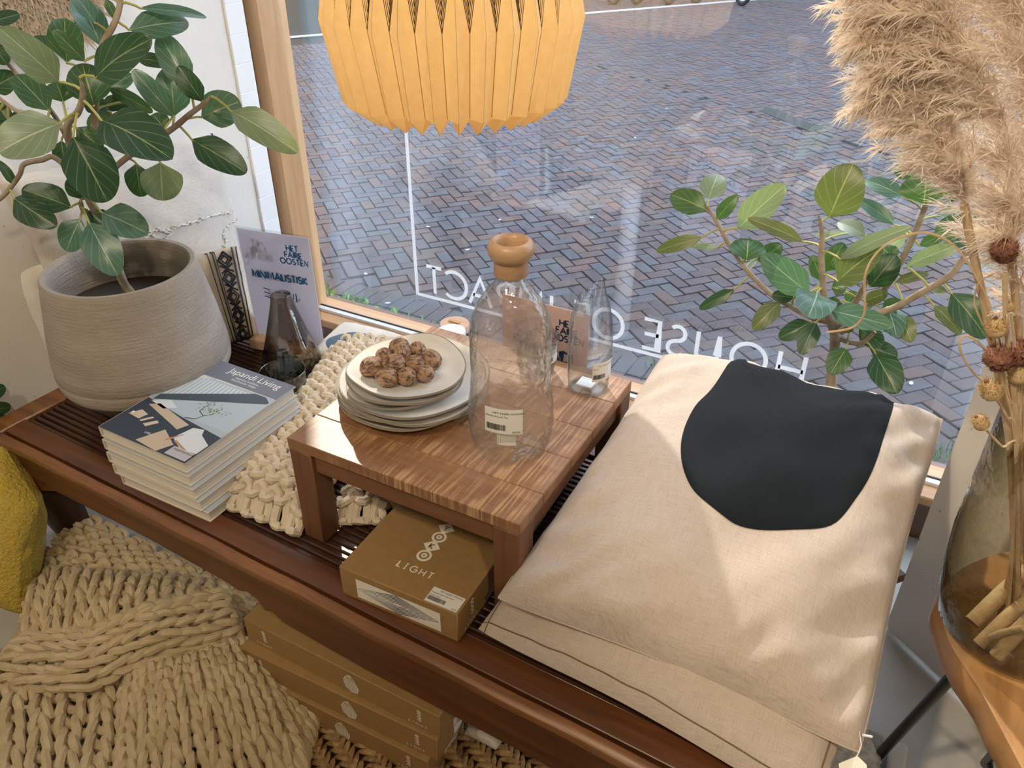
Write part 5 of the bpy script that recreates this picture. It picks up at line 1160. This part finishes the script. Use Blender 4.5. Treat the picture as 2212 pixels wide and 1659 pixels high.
for s, z, w_ in LAY:
    for p in fine: v_ = cc+(p-cc)*s; vs.append(V((v_.x, v_.y, z))+V((1, 1, 0))*(.004*w_*noise.noise(p*22)))
mb.add(vs, [[j*m_+q2, j*m_+(q2+1) % m_, (j+1)*m_+(q2+1) % m_, (j+1)*m_+q2] for j in range(len(LAY)-1) for q2 in range(m_)])
build(mb, 'slab', wood('suar_slab', (.26, .125, .045), (.50, .28, .12), 'Y', .6, .28), st)
m_blk = plain('black_metal', (.008, .010, .014), .35)
tl0 = U(2052, 1466, ZS-.056); fl0 = U(1868, 1664, .008)
mb = MB(); mb.tube([tl0+(tl0-fl0)*.03, fl0], .0085, 12); build(mb, 'leg', m_blk, st)
tl1 = U(2140, 1575, ZS-.12); b1 = U(2128, 1650, .008)
mb = MB(); mb.tube([tl1+Z*.06+V((.04, .02, 0)), b1], .0085, 12); build(mb, 'leg', m_blk, st)
for q2 in ((.46, .72), (.62, 1.05)): mb = MB(); mb.tube([V((cc.x+(q2[0]-cc.x)*.5, cc.y+(q2[1]-cc.y)*.5, ZS-.056)), V((q2[0], q2[1], .008))], .0085, 12); build(mb, 'leg', m_blk, st)
mb = MB(); rc = b1+Z*.03; mb.tube([rc+V((.07*cos(a*pi/12)+.07, .07*sin(a*pi/12)-.02, 0)) for a in range(25)], .005, 6, False); build(mb, 'brace_ring', m_blk, st)
B = U(2187, 1365, ZS+.0012); VB = B
def profL(B, rows):
    o_ = []
    for py, px in rows:
        r_, z_ = prof(B, [(py, 1)])[0]; ax_ = PJ(B+Z*z_)[0]; o_.append(((ax_-px)*dep(B+Z*z_)/FPX, z_))
    return o_
vs_ = thing('glass_vase', 'tall bubbled brown-tinted glass vase on the live-edge stool', 'vase', B)
pf = profL(B, [(1372, 2056), (1350, 2040), (1310, 2044), (1270, 2056), (1200, 2078), (1120, 2104), (1050, 2130), (1000, 2152), (965, 2170), (945, 2182), (938, 2180)])
pf[0] = (pf[0][0], .0005); pf = [(min(r_, .125), z_) for r_, z_ in pf]
mb = MB(); mb.lathe(shell(pf, .0035), B, 56); build(mb, 'glass_body', m_vase, vs_)
m_dry = plain('dry_stalk', (.44, .31, .19), .8, c2=(.62, .47, .31), sc=40, bs=.4, bsc=120)
m_plu, nt_, b_ = newmat('pampas'); b_.inputs['Roughness'].default_value = .9; nt_.links.new(ramp(nt_, tex(nt_, coords(nt_), 30, 3), [(.35, (.74, .64, .56)), (.65, (.90, .82, .75))]), b_.inputs['Base Color'])
_t = N(nt_, 'ShaderNodeBsdfTranslucent'); _t.inputs[0].default_value = (.92, .82, .72, 1); _m = N(nt_, 'ShaderNodeMixShader'); _m.inputs[0].default_value = .5
nt_.links.new(b_.outputs[0], _m.inputs[1]); nt_.links.new(_t.outputs[0], _m.inputs[2]); nt_.links.new(_m.outputs[0], nt_.nodes['Material Output'].inputs[0])
neck = B+Z*pf[-2][1]; NR = pf[-2][0]
def dd(py): r_, z_ = prof(VB, [(max(py, -60), 1)])[0]; return dep(VB+Z*z_)
def to3v(px, py, d=0): return UD(px, py, dd(py)+d)
def smooth_path(P, sub=5):
    o_ = []
    for i in range(len(P)-1):
        a, b, c, d = P[max(0, i-1)], P[i], P[i+1], P[min(len(P)-1, i+2)]
        for k_ in range(sub): t_ = k_/sub; o_.append(.5*((2*b)+(c-a)*t_+(2*a-5*b+4*c-d)*t_**2+(3*b-a-3*c+d)*t_**3))
    return o_+[P[-1]]
WIND = V((-.85, .25, .1))
def plume(label, stem_px, axes, n, seed, rstem=.0045):
    foot = VB+V((random.uniform(-.04, .03), random.uniform(-.03, .03), .012))
    P = [foot]+[to3v(*p) for p in stem_px]; t = thing('pampas_grass', label, 'dried grass', foot, 0, 'pampas plumes in the vase')
    mb = MB(); mb.tube(smooth_path(P), rstem, 8); build(mb, 'stalk', m_dry, t)
    r = random.Random(seed); mb = MB()
    for ax_, rad, wgt in axes:
        A3 = smooth_path([to3v(*p) for p in ax_], 8); m2 = len(A3)
        for i in range(int(n*wgt/46)):
            q2 = r.random()**1.05*(m2-1.01); i0 = int(q2); p = A3[i0].lerp(A3[i0+1], q2-i0); tan = (A3[i0+1]-A3[i0]).normalized(); s = q2/(m2-1)
            rd = V((r.gauss(0, 1), r.gauss(0, 1), r.gauss(0, 1))); rd = (rd-tan*rd.dot(tan)).normalized()
            L = rad*(.75+1.05*sin(pi*min(1, .15+s*.75)))*r.uniform(.6, 1.15)
            d0 = (tan*r.uniform(.8, 1.2)+rd*r.uniform(.15, .7)+WIND*r.uniform(.05, .5)).normalized(); d1 = (d0+WIND*.5+V((0, 0, -.55))+rd*.15).normalized()
            for _ in range(58):
                f_ = r.random()**.9; c_ = p+d0*(L*f_*(1-f_*.5))+d1*(L*.5*f_*f_); dr = (d0*(1-f_)+d1*f_).normalized()
                h_ = (dr+V((r.gauss(0, .42), r.gauss(0, .42), r.gauss(0, .42)))).normalized()*r.uniform(.010, .030)*(1.15-.35*f_)*rad/.045
                wv = h_.cross(CAM-p).normalized()*r.uniform(.00035, .0008); e1 = c_+h_*.55; mb.add([c_-wv, c_+wv, e1+wv*.8, c_+h_+V((0, 0, -.003)), e1-wv*.8], [[0, 1, 2, 3, 4]])
    build(mb, 'plume', m_plu, t, smooth=False, kind='stuff')
plume('pampas plume at far left of the vase with long drooping tip', [(2190, 1150), (2180, 950), (2135, 700), (2105, 560), (2082, 440)], [([(2084, 445), (2078, 380), (2050, 300), (2010, 215), (1965, 160)], .050, 1.1), ([(2060, 270), (1995, 218), (1900, 214)], .030, .5), ([(2070, 350), (2020, 290), (1955, 270)], .030, .4)], 3000, 1)
plume('pampas plume in the middle with tufts blown to the left', [(2200, 1150), (2195, 940), (2200, 740), (2185, 560)], [([(2195, 590), (2190, 470), (2165, 320), (2120, 170), (2060, 60), (2000, -40)], .062, 1.5), ([(2110, 190), (2025, 125), (1905, 95)], .036, .7), ([(2080, 100), (2000, 48), (1905, 44)], .036, .6), ([(2130, 260), (2040, 190), (1930, 150)], .034, .5), ([(2040, 40), (1960, -10), (1900, -30)], .036, .4)], 3200, 2)
plume('pampas plume at far right partly outside the picture', [(2215, 1150), (2215, 940), (2230, 700), (2240, 480)], [([(2245, 520), (2245, 350), (2230, 180), (2195, 30), (2150, -90)], .065, 1.5), ([(2215, 640), (2185, 560), (2170, 510)], .03, .3), ([(2205, 700), (2182, 650)], .026, .12)], 3000, 3)
m_head = plain('seed_head', (.38, .25, .12), .9, c2=(.56, .40, .22), sc=60, bs=.5, bsc=150); m_headb = plain('brown_head', (.16, .065, .04), .95, c2=(.28, .13, .09), sc=90, bs=.6, bsc=120)
HD = (((2170, 545), 24, 'b', [(2195, 940), (2175, 720), (2171, 590)], 'dried stem with brown fluffy ball against the pampas plume'), ((2152, 706), 21, 'h', [(2192, 950), (2165, 830), (2155, 740)], 'dried stem with tan spiky pod level with the drooping leaf'),
 ((2140, 840), 23, 'h', [(2195, 960), (2175, 900), (2152, 862)], 'dried stem with big tan pod left of the stalk above the vase'), ((2117, 911), 17, 'h', [(2200, 990), (2165, 965), (2130, 928)], 'dried stem with small round red-tipped pod lowest left by the vase'),
 ((2181, 662), 10, 'h', [(2200, 950), (2195, 780), (2184, 680)], 'thin dried stem with a tiny straw-coloured pod'), ((2160, 776), 27, 'b', [(2200, 950), (2180, 860), (2168, 800)], 'dried stem with dark brown shaggy flower head'), ((2205, 800), 27, 'h', [(2205, 950), (2205, 880), (2206, 830)], 'dried stem with a fat tan pod at the picture edge'), ((2208, 765), 26, 'b', [(2210, 950), (2212, 860), (2210, 790)], 'dried stem with brown shaggy head behind the fat pod'))
for i, ((px, py), hr, kd_, stp, lab) in enumerate(HD):
    foot = VB+V((random.uniform(-.03, .02), random.uniform(-.03, .03), .012)); P = [foot]+[to3v(*p, -.02) for p in stp]; hc = to3v(px, py, -.02); R2 = hr*dep(hc)/FPX
    t = thing('dried_stem', lab, 'dried flower', foot, 0, 'dried pod stems in the vase'); mb = MB(); mb.tube(smooth_path(P), .0016 if i not in (0,) else .003, 6); build(mb, 'stalk', m_dry, t)
    mb = MB(); n, m2 = 24, 14; upv = (hc-P[-1]).normalized(); a_ = upv.orthogonal().normalized(); b_ = upv.cross(a_); vs = []
    for j in range(m2+1):
        th = pi*j/m2; rad = sin(th)**.8*(1-.25*cos(th)) if kd_ == 'b' else sin(th)**.75*(1+.38*cos(th))*.92
        for k_ in range(n): a2 = 2*pi*k_/n; q2 = R2*rad*(1+(.40 if kd_ == 'b' else .12)*noise.noise(V((cos(a2)*4, sin(a2)*4, j*.9+i*9)))); vs.append(hc-upv*(R2*.6)*0+a_*(q2*cos(a2))+b_*(q2*sin(a2))+upv*(R2*1.1*-cos(th)))
    mb.add(vs, [[j*n+k_, j*n+(k_+1) % n, (j+1)*n+(k_+1) % n, (j+1)*n+k_] for j in range(m2) for k_ in range(n)])
    hd = build(mb, 'seed_head', m_head if kd_ == 'h' else m_headb, t); mb = MB(); r = random.Random(i)
    for _ in range(420 if kd_ == 'h' else 620):
        d = V((r.gauss(0, 1), r.gauss(0, 1), r.gauss(0, 1))).normalized()
        if kd_ == 'h': d = (d-upv*.2).normalized()
        p = hc+d*R2*.95; w_ = d.orthogonal().normalized()*R2*.05; p = hc+d*R2*(.95 if kd_ == 'b' else .80); mb.add([p-w_, p+w_, p+(d+upv*.6)*R2*r.uniform(.15, .5)], [[0, 1, 2]])
    build(mb, 'bristles', m_head if kd_ == 'h' else m_headb, hd, smooth=False, kind='stuff')
    if kd_ == 'h': mb = MB(); mb.lathe([(.0005, 0), (R2*.28, R2*.05), (R2*.18, R2*.4), (.0005, R2*.45)], (0, 0, 0), 10); M = Matrix.Translation(hc+upv*R2*.9) @ upv.to_track_quat('Z', 'Y').to_matrix().to_4x4(); mb.v = [M @ p for p in mb.v]; build(mb, 'red_tip', m_headb, hd)
# curled dry blades
for i, (pts, lab) in enumerate((([(2195, 950), (2150, 700), (2110, 600), (2060, 530), (2000, 503), (1940, 515), (1895, 545), (1870, 590), (1868, 640), (1866, 680), (1840, 708), (1785, 718)], 'thin curled dry grass blade arching over the ficus leaves'), ([(2195, 960), (2165, 800), (2120, 745), (2085, 725), (2072, 745), (2085, 780), (2112, 815), (2135, 830)], 'short curled straw blade left of the pod stems'), ([(2198, 960), (2150, 760), (2118, 690), (2105, 650), (2115, 610), (2150, 590)], 'bent dry blade crossing the pampas stalk'))):
    foot = VB+V((0, .01*i, .012)); t = thing('dry_grass_blade', lab, 'dried grass', foot, 0); mb = MB()
    mb.tube(smooth_path([foot]+[to3v(*p, -.01) for p in pts]), [.0013]*(len(pts)*5)+[.0005], 6, True, .35); build(mb, 'blade', m_dry, t)
# cut stalks lying inside the vase
t = thing('cut_stalks', 'bundle of thick dry stalk ends inside the glass vase', 'dried grass', VB+Z*.012); mb = MB()
for a, b, r_ in (((2100, 1345, .10), (2235, 1220, .0), .012), ((2110, 1395, .05), (2225, 1290, .0), .009), ((2150, 1420, .0), (2230, 1330, -.03), .010), ((2160, 1330, .0), (2260, 1250, .0), .011), ((2120, 1385, -.02), (2200, 1392, -.03), .005)):
    p0, p1 = U(a[0], a[1], ZS+.03), U(b[0], b[1], ZS+.10)
    for p in (p0, p1):
        d = V((p.x-VB.x, p.y-VB.y, 0)); lim = pf[2][0]*.82
        if d.length > lim: d *= lim/d.length; p.x, p.y = VB.x+d.x, VB.y+d.y
    mb.tube([p0, (p0+p1)/2+Z*.004, p1], [r_, r_*1.05, r_*.9], 10)
build(mb, 'stalk', m_dry, t)
